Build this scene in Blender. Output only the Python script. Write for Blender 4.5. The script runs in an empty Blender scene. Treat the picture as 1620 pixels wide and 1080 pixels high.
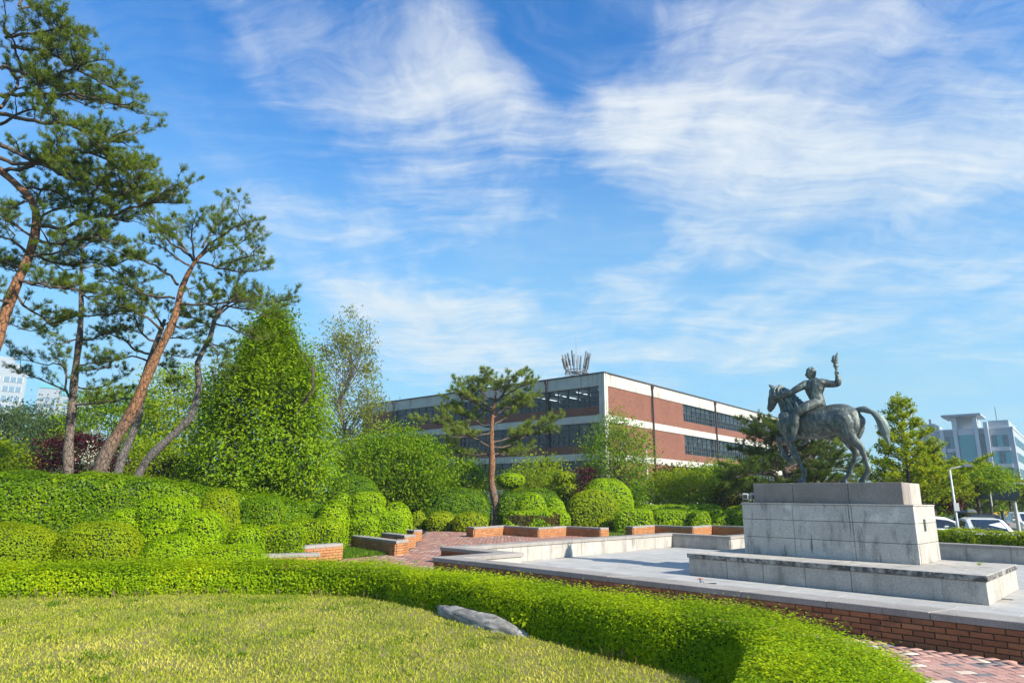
import bpy, bmesh, math, random
import numpy as np
from mathutils import Vector, Matrix, Quaternion
from math import radians, sin, cos, pi
rng = np.random.default_rng(7)
random.seed(7)
SC = bpy.context.scene
COL = SC.collection
# ------------------------------------------------------------------ camera
F, TH, H, RO = 1035.0, radians(13.42), 1.62, 0.0101
cd = bpy.data.cameras.new('camera')
cd.sensor_width = 36.0; cd.lens = 36.0*F/1620.0
cd.clip_start = 0.05; cd.clip_end = 6000
cam = bpy.data.objects.new('camera', cd); COL.objects.link(cam)
cam.matrix_world = Matrix.Translation((0, 0, H)) @ Matrix.Rotation(pi/2+TH, 4, 'X') @ Matrix.Rotation(RO, 4, 'Z')
SC.camera = cam
# ------------------------------------------------------------------ sky, sun, exposure
SUN_AZ, SUN_EL = radians(129.0), radians(33.5)
SKY_STRENGTH, SUN_STRENGTH, EXPOSURE = 0.10, 4.4, 1.07
sd = bpy.data.lights.new('sun', 'SUN'); sd.energy = SUN_STRENGTH; sd.angle = radians(0.53); sd.color = (1.0, 0.93, 0.80)
so = bpy.data.objects.new('sun', sd); COL.objects.link(so)
sv = Vector((sin(SUN_AZ)*cos(SUN_EL), cos(SUN_AZ)*cos(SUN_EL), sin(SUN_EL)))
so.rotation_euler = sv.to_track_quat('Z', 'Y').to_euler(); so.location = (20, -20, 40)
cy = SC.cycles; cy.max_bounces = 5; cy.diffuse_bounces = 3; cy.glossy_bounces = 2; cy.transmission_bounces = 3; cy.transparent_max_bounces = 6; cy.caustics_reflective = False; cy.caustics_refractive = False
W = bpy.data.worlds.new('World'); SC.world = W; W.use_nodes = True
vs = SC.view_settings; vs.view_transform = 'Standard'; vs.look = 'None'; vs.exposure = EXPOSURE; vs.gamma = 1.0; vs.use_curve_mapping = False

class NT:
    """small node helper"""
    def __init__(s, nt): s.nt = nt
    def n(s, t, **k):
        nd = s.nt.nodes.new('ShaderNode'+t)
        for a, b in k.items(): setattr(nd, a, b)
        return nd
    def l(s, a, b): s.nt.links.new(a, b)
    def put(s, sock, v):
        if hasattr(v, 'is_output'): s.l(v, sock)
        elif v is not None:
            sock.default_value = v
    def math(s, op, a, b=None, c=None, clamp=False):
        nd = s.n('Math', operation=op); nd.use_clamp = clamp
        for i, v in enumerate((a, b, c)):
            if v is not None: s.put(nd.inputs[i], v)
        return nd.outputs[0]
    def vm(s, op, a, b=None):
        nd = s.n('VectorMath', operation=op); s.put(nd.inputs[0], a)
        if b is not None: s.put(nd.inputs[1], b)
        return nd.outputs[1] if op in ('DOT_PRODUCT', 'LENGTH', 'DISTANCE') else nd.outputs[0]
    def ramp(s, fac, stops, interp='LINEAR'):
        nd = s.n('ValToRGB'); cr = nd.color_ramp; cr.interpolation = interp
        while len(cr.elements) < len(stops): cr.elements.new(0.5)
        for e, (p, c) in zip(cr.elements, stops):
            e.position = p; e.color = (c[0], c[1], c[2], 1) if hasattr(c, '__len__') else (c, c, c, 1)
        s.put(nd.inputs[0], fac); return nd.outputs[0]
    def noise(s, vec, scale, detail=4, rough=0.55, dist=0.0, color=False):
        nd = s.n('TexNoise'); s.put(nd.inputs['Vector'], vec)
        nd.inputs['Scale'].default_value = scale; nd.inputs['Detail'].default_value = detail
        nd.inputs['Roughness'].default_value = rough; nd.inputs['Distortion'].default_value = dist
        return nd.outputs[1 if color else 0]
    def mix(s, fac, a, b, blend='MIX'):
        nd = s.n('Mix', data_type='RGBA', blend_type=blend)
        s.put(nd.inputs[0], fac); s.put(nd.inputs[6], a if hasattr(a, 'is_output') else (*a[:3], 1)); s.put(nd.inputs[7], b if hasattr(b, 'is_output') else (*b[:3], 1))
        return nd.outputs[2]
    def mapr(s, v, a, b, c=0.0, d=1.0, smooth=True):
        nd = s.n('MapRange'); nd.interpolation_type = 'SMOOTHSTEP' if smooth else 'LINEAR'
        s.put(nd.inputs[0], v)
        for i, x in zip((1, 2, 3, 4), (a, b, c, d)): nd.inputs[i].default_value = x
        return nd.outputs[0]

def build_world():
    T = NT(W.node_tree); bg = W.node_tree.nodes['Background']
    sky = T.n('TexSky'); sky.sky_type = 'NISHITA'; sky.sun_disc = False
    sky.sun_elevation = SUN_EL; sky.sun_rotation = SUN_AZ; sky.air_density = 1.0; sky.dust_density = 0.35; sky.ozone_density = 3.0
    d = T.vm('NORMALIZE', T.n('TexCoord').outputs['Generated'])
    sx = T.n('SeparateXYZ'); T.l(d, sx.inputs[0]); x, y, z = sx.outputs
    zp = T.math('MAXIMUM', z, 0.0)
    az = T.math('ARCTAN2', x, y); el = T.math('ARCSINE', z)
    # flat high cloud sheet: the direction projected on a plane
    k = T.math('DIVIDE', 1.0, T.math('ADD', zp, 0.14))
    cu = T.n('CombineXYZ'); T.l(T.math('MULTIPLY', x, k), cu.inputs[0]); T.l(T.math('MULTIPLY', y, k), cu.inputs[1])
    wv = T.noise(cu.outputs[0], 0.9, 4, 0.55, 0.0, color=True)
    wv = T.vm('SCALE', T.vm('SUBTRACT', wv, (0.5, 0.5, 0.5))); wv.node.inputs[3].default_value = 0.75
    p = T.vm('ADD', cu.outputs[0], wv)
    def fibre(rot, sx, sy, scale, rough):   # soft wind-drawn cirrus
        mp = T.n('Mapping'); mp.inputs['Rotation'].default_value = (0, 0, radians(rot)); mp.inputs['Scale'].default_value = (sx, sy, 1.0); T.l(p, mp.inputs[0])
        return T.noise(mp.outputs[0], scale, 10, rough, 0.0)
    n1 = fibre(30, 1.0, 2.2, 1.3, .60); n3 = fibre(-24, 2.4, 1.0, 1.9, .62); n2 = T.noise(p, 0.8, 6, 0.55, 0.0)
    n5 = fibre(22, 1.0, 4.5, 3.2, .68)
    tex = T.math('ADD', T.math('ADD', T.math('MULTIPLY', n1, .33), T.math('MULTIPLY', n5, .24)), T.math('ADD', T.math('MULTIPLY', n3, .28), T.math('MULTIPLY', n2, .15)))
    # banks of cloud that stand in this part of the sky (azimuth, elevation, half sizes, tilt, weight), all in degrees
    wa = T.noise(cu.outputs[0], 1.9, 5, 0.6, 0.5, color=True)
    sw = T.n('SeparateXYZ'); T.l(wa, sw.inputs[0])
    azw = T.math('ADD', az, T.math('MULTIPLY', T.math('SUBTRACT', sw.outputs[0], 0.5), 0.24))
    elw = T.math('ADD', el, T.math('MULTIPLY', T.math('SUBTRACT', sw.outputs[1], 0.5), 0.17))
    banks = BANKS
    tot = None
    for (a0, e0, sa, se, tilt, amp) in banks:
        ca, sa_ = cos(radians(tilt)), sin(radians(tilt))
        da = T.math('SUBTRACT', azw, radians(a0)); de = T.math('SUBTRACT', elw, radians(e0))
        u = T.math('ADD', T.math('MULTIPLY', da, ca/radians(sa)), T.math('MULTIPLY', de, sa_/radians(sa)))
        v = T.math('ADD', T.math('MULTIPLY', da, -sa_/radians(se)), T.math('MULTIPLY', de, ca/radians(se)))
        r2 = T.math('ADD', T.math('MULTIPLY', u, u), T.math('MULTIPLY', v, v))
        g = T.math('MULTIPLY', T.math('POWER', 2.718, T.math('MULTIPLY', r2, -1.0)), amp)
        tot = g if tot is None else T.math('ADD', tot, g)
    # where the banks are strong the sheet closes, elsewhere only faint wisps show
    cover = T.mapr(T.math('ADD', T.math('MULTIPLY', T.math('SUBTRACT', 1.0, T.math('POWER', 2.718, T.math('MULTIPLY', tot, -1.25))), .92), T.math('MULTIPLY', T.math('SUBTRACT', tex, .5), 3.1)), 0.02, 0.88)
    wisp = T.mapr(tex, .46, .72, 0.0, .38); cover = T.math('MAXIMUM', cover, wisp)
    cover = T.math('MULTIPLY', cover, 0.90, clamp=True)
    # pale air towards the horizon
    veil = T.math('MULTIPLY', T.mapr(el, radians(39), radians(3)), 0.86)
    veil = T.math('MULTIPLY', veil, T.mapr(n2, 0.25, 0.75, 0.82, 1.12), clamp=True)
    blue = T.mix(1.0, sky.outputs[0], SKY_TINT, 'MULTIPLY')
    blue = T.mix(veil, blue, (1.95, 3.45, 4.05))
    cl = T.mix(T.mapr(el, radians(5), radians(40)), (3.8, 4.3, 4.5), (4.3, 4.5, 4.6))
    cl = T.mix(1.0, cl, T.ramp(tex, [(.38, (.84, .88, .93)), (.60, (1.04, 1.03, 1.02))]), 'MULTIPLY')
    col = T.mix(cover, blue, cl)
    T.l(col, bg.inputs[0]); bg.inputs[1].default_value = SKY_STRENGTH
SKY_TINT = (0.16, 0.76, 1.22)
BANKS = [(-9.5, 36, 8, 6.5, 0, .75), (-3.5, 35, 6, 3.5, -25, .5), (-12, 32.3, 7, 2.6, -15, .45), (-24, 36.5, 7, 4.5, 20, .40), (11, 31, 8, 3.2, -8, .55), (21, 31.5, 10, 4, -10, .55), (27, 25.5, 14, 4.5, -12, .65), (37, 28, 11, 7, 0, .50), (24, 38, 14, 4.5, 0, .42),
         (20, 21.5, 9, 2.6, -28, .48), (13.5, 19.4, 5, 1.6, 10, .40), (-14.7, 23.5, 11, 1.8, -4, .32), (-16.5, 18.6, 9, 2.6, -22, .50), (-10, 15.8, 9, 3.2, -22, .55), (-3, 13.2, 9, 3.0, -12, .50), (-12, 11.5, 9, 3, 0, .35), (5, 16.2, 9, 1.5, 4, .45), (10.7, 12.0, 11, 3, 10, .40),
         (26, 14.0, 14, 4, 12, .40), (38, 12, 4.5, 3.5, 35, .50), (-7, 28.5, 7, 2.4, 10, .35), (-1.5, 24.8, 7, 2.2, 0, .30), (5.5, 40, 5.5, 5, 0, -.75), (8, 27, 5, 2.6, 0, -.30), (11, 22.4, 5, 2.2, 0, -.35), (1, 20.5, 6, 2.4, 0, -.25), (-35, 30, 9, 8, 0, -.45), (30, 8, 11, 3, 0, -.25),
         # broken cirrus continued over the unseen sky, added to raise and whiten ambient light
         (72, 30, 20, 8, -10, .6), (100, 18, 22, 6, 8, .5), (118, 42, 22, 10, -12, .6), (150, 24, 22, 7, 10, .6), (178, 44, 26, 9, -8, .6), (-160, 20, 22, 7, 8, .55), (-128, 36, 24, 9, -10, .6), (-95, 22, 22, 7, 6, .55), (-66, 38, 18, 8, -8, .55), (0, 62, 40, 7, 0, .5), (90, 68, 50, 8, 0, .55), (-120, 66, 50, 8, 0, .5), (160, 75, 60, 8, 0, .5)]
build_world()

# ------------------------------------------------------------------ places: a pixel of the 1620-wide frame to a point
_c, _s, _cr, _sr = cos(TH), sin(TH), cos(RO), sin(RO)
def ray(px, py):
    u, v = px-810.0, 540.0-py
    u, v = u*_cr-v*_sr, u*_sr+v*_cr
    return (u, F*_c-v*_s, v*_c+F*_s)
def U(px, py, z=0.0):
    r = ray(px, py); k = (z-H)/r[2]; return Vector((r[0]*k, r[1]*k, z))
def D(px, py, y):
    r = ray(px, py); k = y/r[1]; return Vector((r[0]*k, y, H+r[2]*k))

# ------------------------------------------------------------------ mesh helpers
MATS = {}
def link(o, parent=None):
    COL.objects.link(o)
    if parent is not None: o.parent = parent
    return o
def tag(o, label=None, cat=None, group=None, kind=None):
    if label: o['label'] = label
    if cat: o['category'] = cat
    if group: o['group'] = group
    if kind: o['kind'] = kind
    return o
def empty(name, loc=(0, 0, 0), rz=0.0, label=None, cat=None, group=None):
    e = bpy.data.objects.new(name, None); e.empty_display_size = 0.2
    e.location = loc; e.rotation_euler = (0, 0, rz); link(e); tag(e, label, cat, group); return e

class MB:
    def __init__(s): s.v = []; s.f = []; s.m = []
    def add(s, vs, fs, mi=0):
        b = len(s.v); s.v += [tuple(p) for p in vs]
        s.f += [tuple(i+b for i in f) for f in fs]; s.m += [mi]*len(fs); return s
    def box(s, x0, y0, z0, x1, y1, z1, mi=0):
        vs = [(x0, y0, z0), (x1, y0, z0), (x1, y1, z0), (x0, y1, z0), (x0, y0, z1), (x1, y0, z1), (x1, y1, z1), (x0, y1, z1)]
        return s.add(vs, [(0, 3, 2, 1), (4, 5, 6, 7), (0, 1, 5, 4), (1, 2, 6, 5), (2, 3, 7, 6), (3, 0, 4, 7)], mi)
    def obox(s, o, ax, ay, x0, y0, z0, x1, y1, z1, mi=0):
        """box in a frame: origin o (x,y), unit axes ax, ay"""
        P = lambda x, y, z: (o[0]+ax[0]*x+ay[0]*y, o[1]+ax[1]*x+ay[1]*y, z)
        vs = [P(x0, y0, z0), P(x1, y0, z0), P(x1, y1, z0), P(x0, y1, z0), P(x0, y0, z1), P(x1, y0, z1), P(x1, y1, z1), P(x0, y1, z1)]
        fs = [(0, 3, 2, 1), (4, 5, 6, 7), (0, 1, 5, 4), (1, 2, 6, 5), (2, 3, 7, 6), (3, 0, 4, 7)]
        if ax[0]*ay[1]-ax[1]*ay[0] < 0: fs = [f[::-1] for f in fs]
        return s.add(vs, fs, mi)
    def prism(s, poly, z0, z1, mi=0):
        n = len(poly); a = sum(poly[i][0]*poly[(i+1) % n][1]-poly[(i+1) % n][0]*poly[i][1] for i in range(n))
        if a < 0: poly = poly[::-1]
        vs = [(p[0], p[1], z0) for p in poly]+[(p[0], p[1], z1) for p in poly]
        return s.add(vs, [tuple(range(n))[::-1], tuple(range(n, 2*n))]+[(i, (i+1) % n, n+(i+1) % n, n+i) for i in range(n)], mi)
    def tube(s, pts, rad, k=8, cap=True, mi=0):
        vs, fs = tube_arrays(pts, rad, k)
        n = len(pts)
        if cap: fs = fs+[tuple(range(k))[::-1], tuple(range((n-1)*k, n*k))]
        return s.add(vs, fs, mi)
    def lathe(s, prof, k=16, o=(0, 0, 0), mi=0):
        vs = []; fs = []
        for r, z in prof:
            vs += [(o[0]+r*cos(2*pi*i/k), o[1]+r*sin(2*pi*i/k), o[2]+z) for i in range(k)]
        for j in range(len(prof)-1):
            fs += [(j*k+i, j*k+(i+1) % k, (j+1)*k+(i+1) % k, (j+1)*k+i) for i in range(k)]
        fs += [tuple(range(k))[::-1], tuple(range((len(prof)-1)*k, len(prof)*k))]
        return s.add(vs, fs, mi)
    def mesh(s, name, mats, smooth=False):
        me = bpy.data.meshes.new(name); me.from_pydata(s.v, [], s.f)
        for m in (mats if isinstance(mats, (list, tuple)) else [mats]): me.materials.append(m)
        if any(s.m): me.polygons.foreach_set('material_index', s.m)
        if smooth: me.polygons.foreach_set('use_smooth', [True]*len(s.f))
        me.update(); return me
    def build(s, name, mats, parent=None, smooth=False, bevel=0.0):
        me = s.mesh(name, mats, smooth)
        if bevel:
            bm = bmesh.new(); bm.from_mesh(me)
            bmesh.ops.bevel(bm, geom=list(bm.edges), offset=bevel, segments=1, affect='EDGES', clamp_overlap=True)
            bm.to_mesh(me); bm.free()
        return link(bpy.data.objects.new(name, me), parent)

def tube_arrays(pts, rad, k):
    P = [Vector(p) for p in pts]; n = len(P); vs = []; fs = []; ref = None
    for i in range(n):
        t = (P[min(i+1, n-1)]-P[max(i-1, 0)])
        t = t.normalized() if t.length > 1e-9 else Vector((0, 0, 1))
        if ref is None: ref = Vector((1, 0, 0)) if abs(t.x) < .8 else Vector((0, 1, 0))
        a = (ref-t*ref.dot(t)).normalized(); b = t.cross(a); ref = a
        r = rad[i] if hasattr(rad, '__len__') else rad
        for j in range(k):
            q = P[i]+a*(r*cos(2*pi*j/k))+b*(r*sin(2*pi*j/k)); vs.append((q.x, q.y, q.z))
    for i in range(n-1):
        fs += [(i*k+j, i*k+(j+1) % k, (i+1)*k+(j+1) % k, (i+1)*k+j) for j in range(k)]
    return vs, fs

def np_mesh(name, V, Q, mats, attr=None, midx=None, smooth=False):
    """mesh from numpy vertices and equal-sided faces"""
    me = bpy.data.meshes.new(name); n, k = Q.shape
    me.vertices.add(len(V)); me.vertices.foreach_set('co', np.ascontiguousarray(V, dtype=np.float32).ravel())
    me.loops.add(n*k); me.loops.foreach_set('vertex_index', np.ascontiguousarray(Q, dtype=np.int32).ravel())
    me.polygons.add(n); me.polygons.foreach_set('loop_start', np.arange(0, n*k, k, dtype=np.int32))
    for m in (mats if isinstance(mats, (list, tuple)) else [mats]): me.materials.append(m)
    if midx is not None: me.polygons.foreach_set('material_index', np.asarray(midx, dtype=np.int32))
    if smooth: me.polygons.foreach_set('use_smooth', np.ones(n, dtype=bool))
    if attr is not None:
        a = me.attributes.new('rnd', 'FLOAT', 'POINT'); a.data.foreach_set('value', np.asarray(attr, dtype=np.float32))
    me.update(calc_edges=True); return me

def unit(a): return a/np.maximum(np.linalg.norm(a, axis=1, keepdims=True), 1e-9)
def leaf_arrays(P, N, L, Wd, out=0.6, curl=0.25):
    """one bent four-cornered leaf for every point"""
    n = len(P); r = unit(rng.normal(size=(n, 3)))
    nm = unit(N*out+r*(1-out)*1.2); q = rng.normal(size=(n, 3))+N*.7+np.array([0, 0, .5])
    d = unit(q-nm*(q*nm).sum(1, keepdims=True)); s = np.cross(d, nm)
    L = (L*rng.uniform(.65, 1.3, n))[:, None]; w = (Wd*rng.uniform(.7, 1.25, n))[:, None]
    up = np.cross(s, d)
    a = P-d*L*.35; b = P+s*w*.5+up*w*curl*.5+d*L*.08; c = P+d*L*.65; e = P-s*w*.5+up*w*curl*.5+d*L*.08
    V = np.stack([a, b, c, e], 1).reshape(-1, 3)
    Q = np.arange(4*n).reshape(-1, 4); return V, Q
def leaf_mesh(name, P, N, L, Wd, mat, out=0.6, rnd=None, extra=None, emat=None):
    V, Q = leaf_arrays(P, N, L, Wd, out)
    r = np.repeat(rng.random(len(P)) if rnd is None else rnd, 4); mi = np.zeros(len(Q), int)
    if extra is not None:
        EV, EQ = extra; Q = np.vstack([Q, EQ+len(V)]); V = np.vstack([V, EV]); r = np.concatenate([r, np.full(len(EV), .5)])
        mi = np.concatenate([mi, np.ones(len(EQ), int)])
    return np_mesh(name, V, Q, [mat]+([emat] if emat else []), r, mi)

def vnoise(P, sc, seed=0):
    """cheap smooth pseudo noise, about -1..1"""
    q = P*sc; o = seed*1.7
    return (np.sin(q[:, 0]*1.3+1.7*np.sin(q[:, 1]*.9+o)+o)+np.sin(q[:, 1]*1.1+1.3*np.sin(q[:, 2]*1.2+2*o)+2.1)+np.sin(q[:, 2]*1.4+1.5*np.sin(q[:, 0]*.8-o)+4.2+o))/3
# ------------------------------------------------------------------ materials
def new_mat(name):
    m = bpy.data.materials.new(name); m.use_nodes = True
    T = NT(m.node_tree); b = m.node_tree.nodes['Principled BSDF']; MATS[name] = m
    return m, T, b
def bump(T, b, h, strength=0.4, dist=0.02):
    bp = T.n('Bump'); bp.inputs['Strength'].default_value = strength; bp.inputs['Distance'].default_value = dist
    T.l(h, bp.inputs['Height']); T.l(bp.outputs[0], b.inputs['Normal'])
def rnd_node(T):
    a = T.n('Attribute'); a.attribute_name = 'rnd'; return a.outputs['Fac']
def objrnd(T): return T.n('ObjectInfo').outputs['Random']
def pos(T): return T.n('NewGeometry').outputs['Position']
def plain(name, col, rough=0.5, metal=0.0, var=0.0, sc=6.0, bumpy=0.0, spec=0.5, emit=0.0):
    m, T, b = new_mat(name); b.inputs['Roughness'].default_value = rough; b.inputs['Metallic'].default_value = metal
    b.inputs['Specular IOR Level'].default_value = spec
    if var or bumpy:
        n = T.noise(pos(T), sc, 5, .6)
        c = T.ramp(n, [(.3, [x*(1-var) for x in col]), (.7, [min(1, x*(1+var)) for x in col])]); T.l(c, b.inputs['Base Color'])
        if bumpy: bump(T, b, n, bumpy)
    else: b.inputs['Base Color'].default_value = (*col, 1)
    if emit: b.inputs['Emission Color'].default_value = (*col, 1); b.inputs['Emission Strength'].default_value = emit
    return m
def leaf(name, cols, rough=0.62, trans=0.42, tcol=None, patch=0.0):
    m, T, b = new_mat(name)
    r = rnd_node(T)
    if patch:
        r = T.math('ADD', T.math('MULTIPLY', r, 1-patch), T.math('MULTIPLY', T.mapr(T.noise(pos(T), 1.3, 3, .6), .3, .7), patch))
    c = T.ramp(r, [(i/(len(cols)-1), k) for i, k in enumerate(cols)]); T.l(c, b.inputs['Base Color'])
    b.inputs['Roughness'].default_value = rough; b.inputs['Specular IOR Level'].default_value = 0.14
    tr = T.n('BsdfTranslucent'); T.l(T.mix(1.0, c, tcol or (1.5, 1.35, .6), 'MULTIPLY'), tr.inputs[0])
    mx = T.n('MixShader'); mx.inputs[0].default_value = trans
    T.l(b.outputs[0], mx.inputs[1]); T.l(tr.outputs[0], mx.inputs[2]); T.l(mx.outputs[0], m.node_tree.nodes['Material Output'].inputs[0]); return m

leaf('box_leaf', [(0.092, 0.183, 0.002), (0.193, 0.325, 0.003), (0.325, 0.448, 0.004), (0.482, 0.531, 0.005)], patch=.42)          # clipped box, new yellow shoots
leaf('yew_leaf', [(0.115, 0.225, 0.002), (0.217, 0.368, 0.003), (0.316, 0.471, 0.004), (0.418, 0.532, 0.005)], patch=.42)
leaf('yew_olive_leaf', [(0.122, 0.204, 0.003), (0.219, 0.313, 0.004), (0.306, 0.386, 0.004), (0.378, 0.418, 0.007)], patch=.42)
leaf('azalea_leaf', [(0.041, 0.109, 0.003), (0.087, 0.187, 0.004), (0.149, 0.267, 0.005), (0.227, 0.333, 0.006)], patch=.42)
leaf('glossy_leaf', [(0.045, 0.115, 0.003), (0.101, 0.211, 0.003), (0.184, 0.303, 0.004), (0.277, 0.377, 0.005)], rough=.38, patch=.42)
leaf('cedar_leaf', [(0.077, 0.167, 0.003), (0.144, 0.260, 0.004), (0.210, 0.328, 0.005), (0.267, 0.359, 0.006)], patch=.3)
leaf('maple_leaf', [(0.063, 0.149, 0.003), (0.116, 0.225, 0.004), (0.187, 0.304, 0.005), (0.287, 0.346, 0.006)], trans=.45, patch=.3)
leaf('lime_leaf', [(0.108, 0.198, 0.004), (0.186, 0.288, 0.006), (0.265, 0.345, 0.007), (0.352, 0.383, 0.010)], trans=.48, patch=.3)
leaf('ginkgo_leaf', [(0.122, 0.211, 0.004), (0.208, 0.293, 0.006), (0.293, 0.352, 0.007), (0.373, 0.376, 0.010)], trans=.48, patch=.3)
leaf('red_leaf', [(.020, .004, .007), (.040, .006, .012), (.065, .009, .018), (.090, .016, .020)], trans=.3, tcol=(1.4, .8, .9))
leaf('rust_leaf', [(.060, .050, .010), (.095, .052, .012), (.075, .090, .010), (.120, .060, .016)], trans=.3)
leaf('sparse_leaf', [(0.111, 0.150, 0.019), (0.163, 0.205, 0.026), (0.215, 0.246, 0.034), (0.248, 0.260, 0.048)], trans=.42)
leaf('white_flower', [(.35, .40, .22), (.5, .52, .36), (.60, .62, .48)], trans=.3, tcol=(1, 1, .9))
leaf('needle', [(0.058, 0.099, 0.012), (0.099, 0.153, 0.015), (0.146, 0.207, 0.017), (0.205, 0.249, 0.021)], rough=.5, trans=.26, patch=.25)
leaf('needle_light', [(0.083, 0.134, 0.024), (0.143, 0.201, 0.030), (0.209, 0.272, 0.044), (0.274, 0.315, 0.060)], rough=.5, trans=.3, patch=.3)
leaf('needle_dark', [(0.027, 0.060, 0.010), (0.054, 0.094, 0.012), (0.087, 0.133, 0.014), (0.133, 0.178, 0.018)], rough=.5, trans=.26, patch=.35)
leaf('far_leaf', [(.030, .062, .020), (.050, .092, .026), (.075, .120, .030), (.100, .145, .036)], trans=.35, patch=.4)
leaf('grass_blade', [(0.187, 0.277, 0.010), (0.295, 0.366, 0.020), (0.420, 0.436, 0.040), (0.576, 0.540, 0.095), (0.700, 0.611, 0.158)], trans=.35, tcol=(1.2, 1.15, .8), patch=.35)
leaf('green_grass', [(.055, .135, .008), (.090, .185, .010), (.130, .220, .012)], trans=.35)
leaf('dry_stalk', [(0.120, 0.090, 0.045), (0.180, 0.141, 0.072), (0.096, 0.090, 0.030)], trans=.2, tcol=(1, 1, 1))
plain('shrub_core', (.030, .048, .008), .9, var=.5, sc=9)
plain('twig', (.060, .045, .032), .85, var=.3, sc=20, bumpy=.4)

def bark(name, cols, sc, orange_from=None):
    m, T, b = new_mat(name); p = pos(T)
    mp = T.n('Mapping'); mp.inputs['Scale'].default_value = (1, 1, .38); T.l(p, mp.inputs[0])
    v = T.n('TexVoronoi'); v.feature = 'DISTANCE_TO_EDGE'; v.inputs['Scale'].default_value = sc; T.l(T.vm('ADD', mp.outputs[0], T.vm('SCALE', T.noise(p, 9, 3, color=True))), v.inputs['Vector'])
    v.inputs['Vector'].links[0].from_node.inputs[1].links[0].from_node.inputs[3].default_value = .08
    n = T.noise(p, 14, 6, .65)
    c = T.ramp(n, [(.28, cols[0]), (.5, cols[1]), (.74, cols[2])])
    if orange_from:   # the upper stem of a red pine turns orange
        sx = T.n('SeparateXYZ'); T.l(p, sx.inputs[0])
        oc = T.ramp(n, [(.3, (.14, .055, .022)), (.5, (.27, .115, .045)), (.75, (.36, .19, .10))])
        f = T.mapr(T.math('ADD', sx.outputs[2], T.math('MULTIPLY', T.noise(p, 2.2, 4), 1.2)), orange_from[0]+.6, orange_from[1]+.6)
        c = T.mix(T.math('MULTIPLY', f, .8), c, oc)
    crack = T.mapr(v.outputs['Distance'], .0, .09)
    T.l(T.mix(crack, [x*.35 for x in cols[0]], c), b.inputs['Base Color'])
    b.inputs['Roughness'].default_value = .9; bump(T, b, T.math('ADD', crack, n), .7, .03); return m
bark('pine_bark', [(.075, .055, .042), (.155, .118, .092), (.25, .205, .17)], 11)
bark('red_pine_bark', [(.085, .058, .042), (.170, .120, .088), (.26, .20, .155)], 11, (2.6, 4.6))
bark('red_pine_bark_high', [(.085, .058, .042), (.170, .105, .075), (.26, .18, .135)], 11, (1.6, 3.2))
bark('grey_bark', [(.075, .066, .058), (.145, .128, .115), (.24, .215, .195)], 13)
bark('limb_bark', [(.070, .050, .040), (.125, .090, .070), (.21, .155, .12)], 16)

def granite(name, a, b_, speck=.45, stain=0.0, rough=.75, lichen=0.0):
    m, T, b = new_mat(name); p = pos(T)
    c = T.ramp(T.noise(p, 1.7, 5, .6), [(.3, a), (.7, b_)])
    s1 = T.noise(p, 62, 2, .75); s2 = T.noise(p, 40, 2, .7)
    c = T.mix(T.mapr(s1, .52, .66, 0, speck), c, [x*.34 for x in a]); c = T.mix(T.mapr(s2, .56, .68, 0, speck*.7), c, [min(1, x*1.75) for x in b_])
    r = objrnd(T); c = T.mix(T.math('MULTIPLY', r, .22), c, [x*.60 for x in a])
    if stain:
        mp = T.n('Mapping'); mp.inputs['Scale'].default_value = (2.3, 2.3, .55); T.l(p, mp.inputs[0])
        st = T.mapr(T.noise(mp.outputs[0], 1.5, 7, .68), .50, .72, 0, stain); c = T.mix(st, c, (.060, .058, .050))
        mq = T.n('Mapping'); mq.inputs['Scale'].default_value = (7.0, 7.0, .42); T.l(p, mq.inputs[0]); dr = T.math('MULTIPLY', T.mapr(T.noise(mq.outputs[0], 1.3, 6, .65), .56, .68), T.mapr(T.noise(p, .9, 3), .48, .62)); c = T.mix(T.math('MULTIPLY', dr, min(1, stain*1.15)), c, (.035, .034, .030))
        wb = T.mapr(T.noise(p, 1.9, 5, .62, .4), .55, .68, 0, stain*.5); c = T.mix(wb, c, [min(1, x*1.5) for x in b_])
    if lichen:   # black lichen crust on the dripping edge of the lids
        sx = T.n('SeparateXYZ'); T.l(T.n('NewGeometry').outputs['Normal'], sx.inputs[0]); side = T.mapr(sx.outputs[2], .75, .35)
        c = T.mix(T.math('MULTIPLY', side, T.mapr(T.noise(p, 5.5, 7, .7), .38, .58, .1, lichen)), c, (.040, .039, .036))
    T.l(c, b.inputs['Base Color']); b.inputs['Roughness'].default_value = rough; b.inputs['Specular IOR Level'].default_value = .35
    bump(T, b, T.math('ADD', s1, T.math('MULTIPLY', T.noise(p, 14, 4), .6)), .18, .006); return m
granite('granite_dark', (.225, .195, .172), (.30, .262, .232), .58, .35)
granite('granite_shade_lifted', (.46, .425, .38), (.57, .53, .475), .62, .80)  # pedestal faces turned from the sun: colour raised and warmed to lift their shade
granite('granite_base', (.38, .345, .30), (.48, .44, .385), .66, .45)
granite('granite_light', (.35, .325, .285), (.47, .435, .385), .30, .55)
granite('granite_coping', (.265, .24, .215), (.345, .315, .285), .45, .25)
granite('granite_lid', (.36, .335, .30), (.46, .43, .39), .35, .6, .75, .92)
granite('granite_floor', (.36, .35, .33), (.46, .45, .425), .12, .22, .6)
plain('joint', (.13, .12, .105), .95, var=.3, sc=20)
plain('joint_pale', (.36, .33, .28), .95, var=.3, sc=20)
plain('mortar', (.27, .225, .185), .95, var=.25, sc=30, bumpy=.3)
plain('sand_joint', (.20, .165, .135), .95, var=.3, sc=25)

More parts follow.
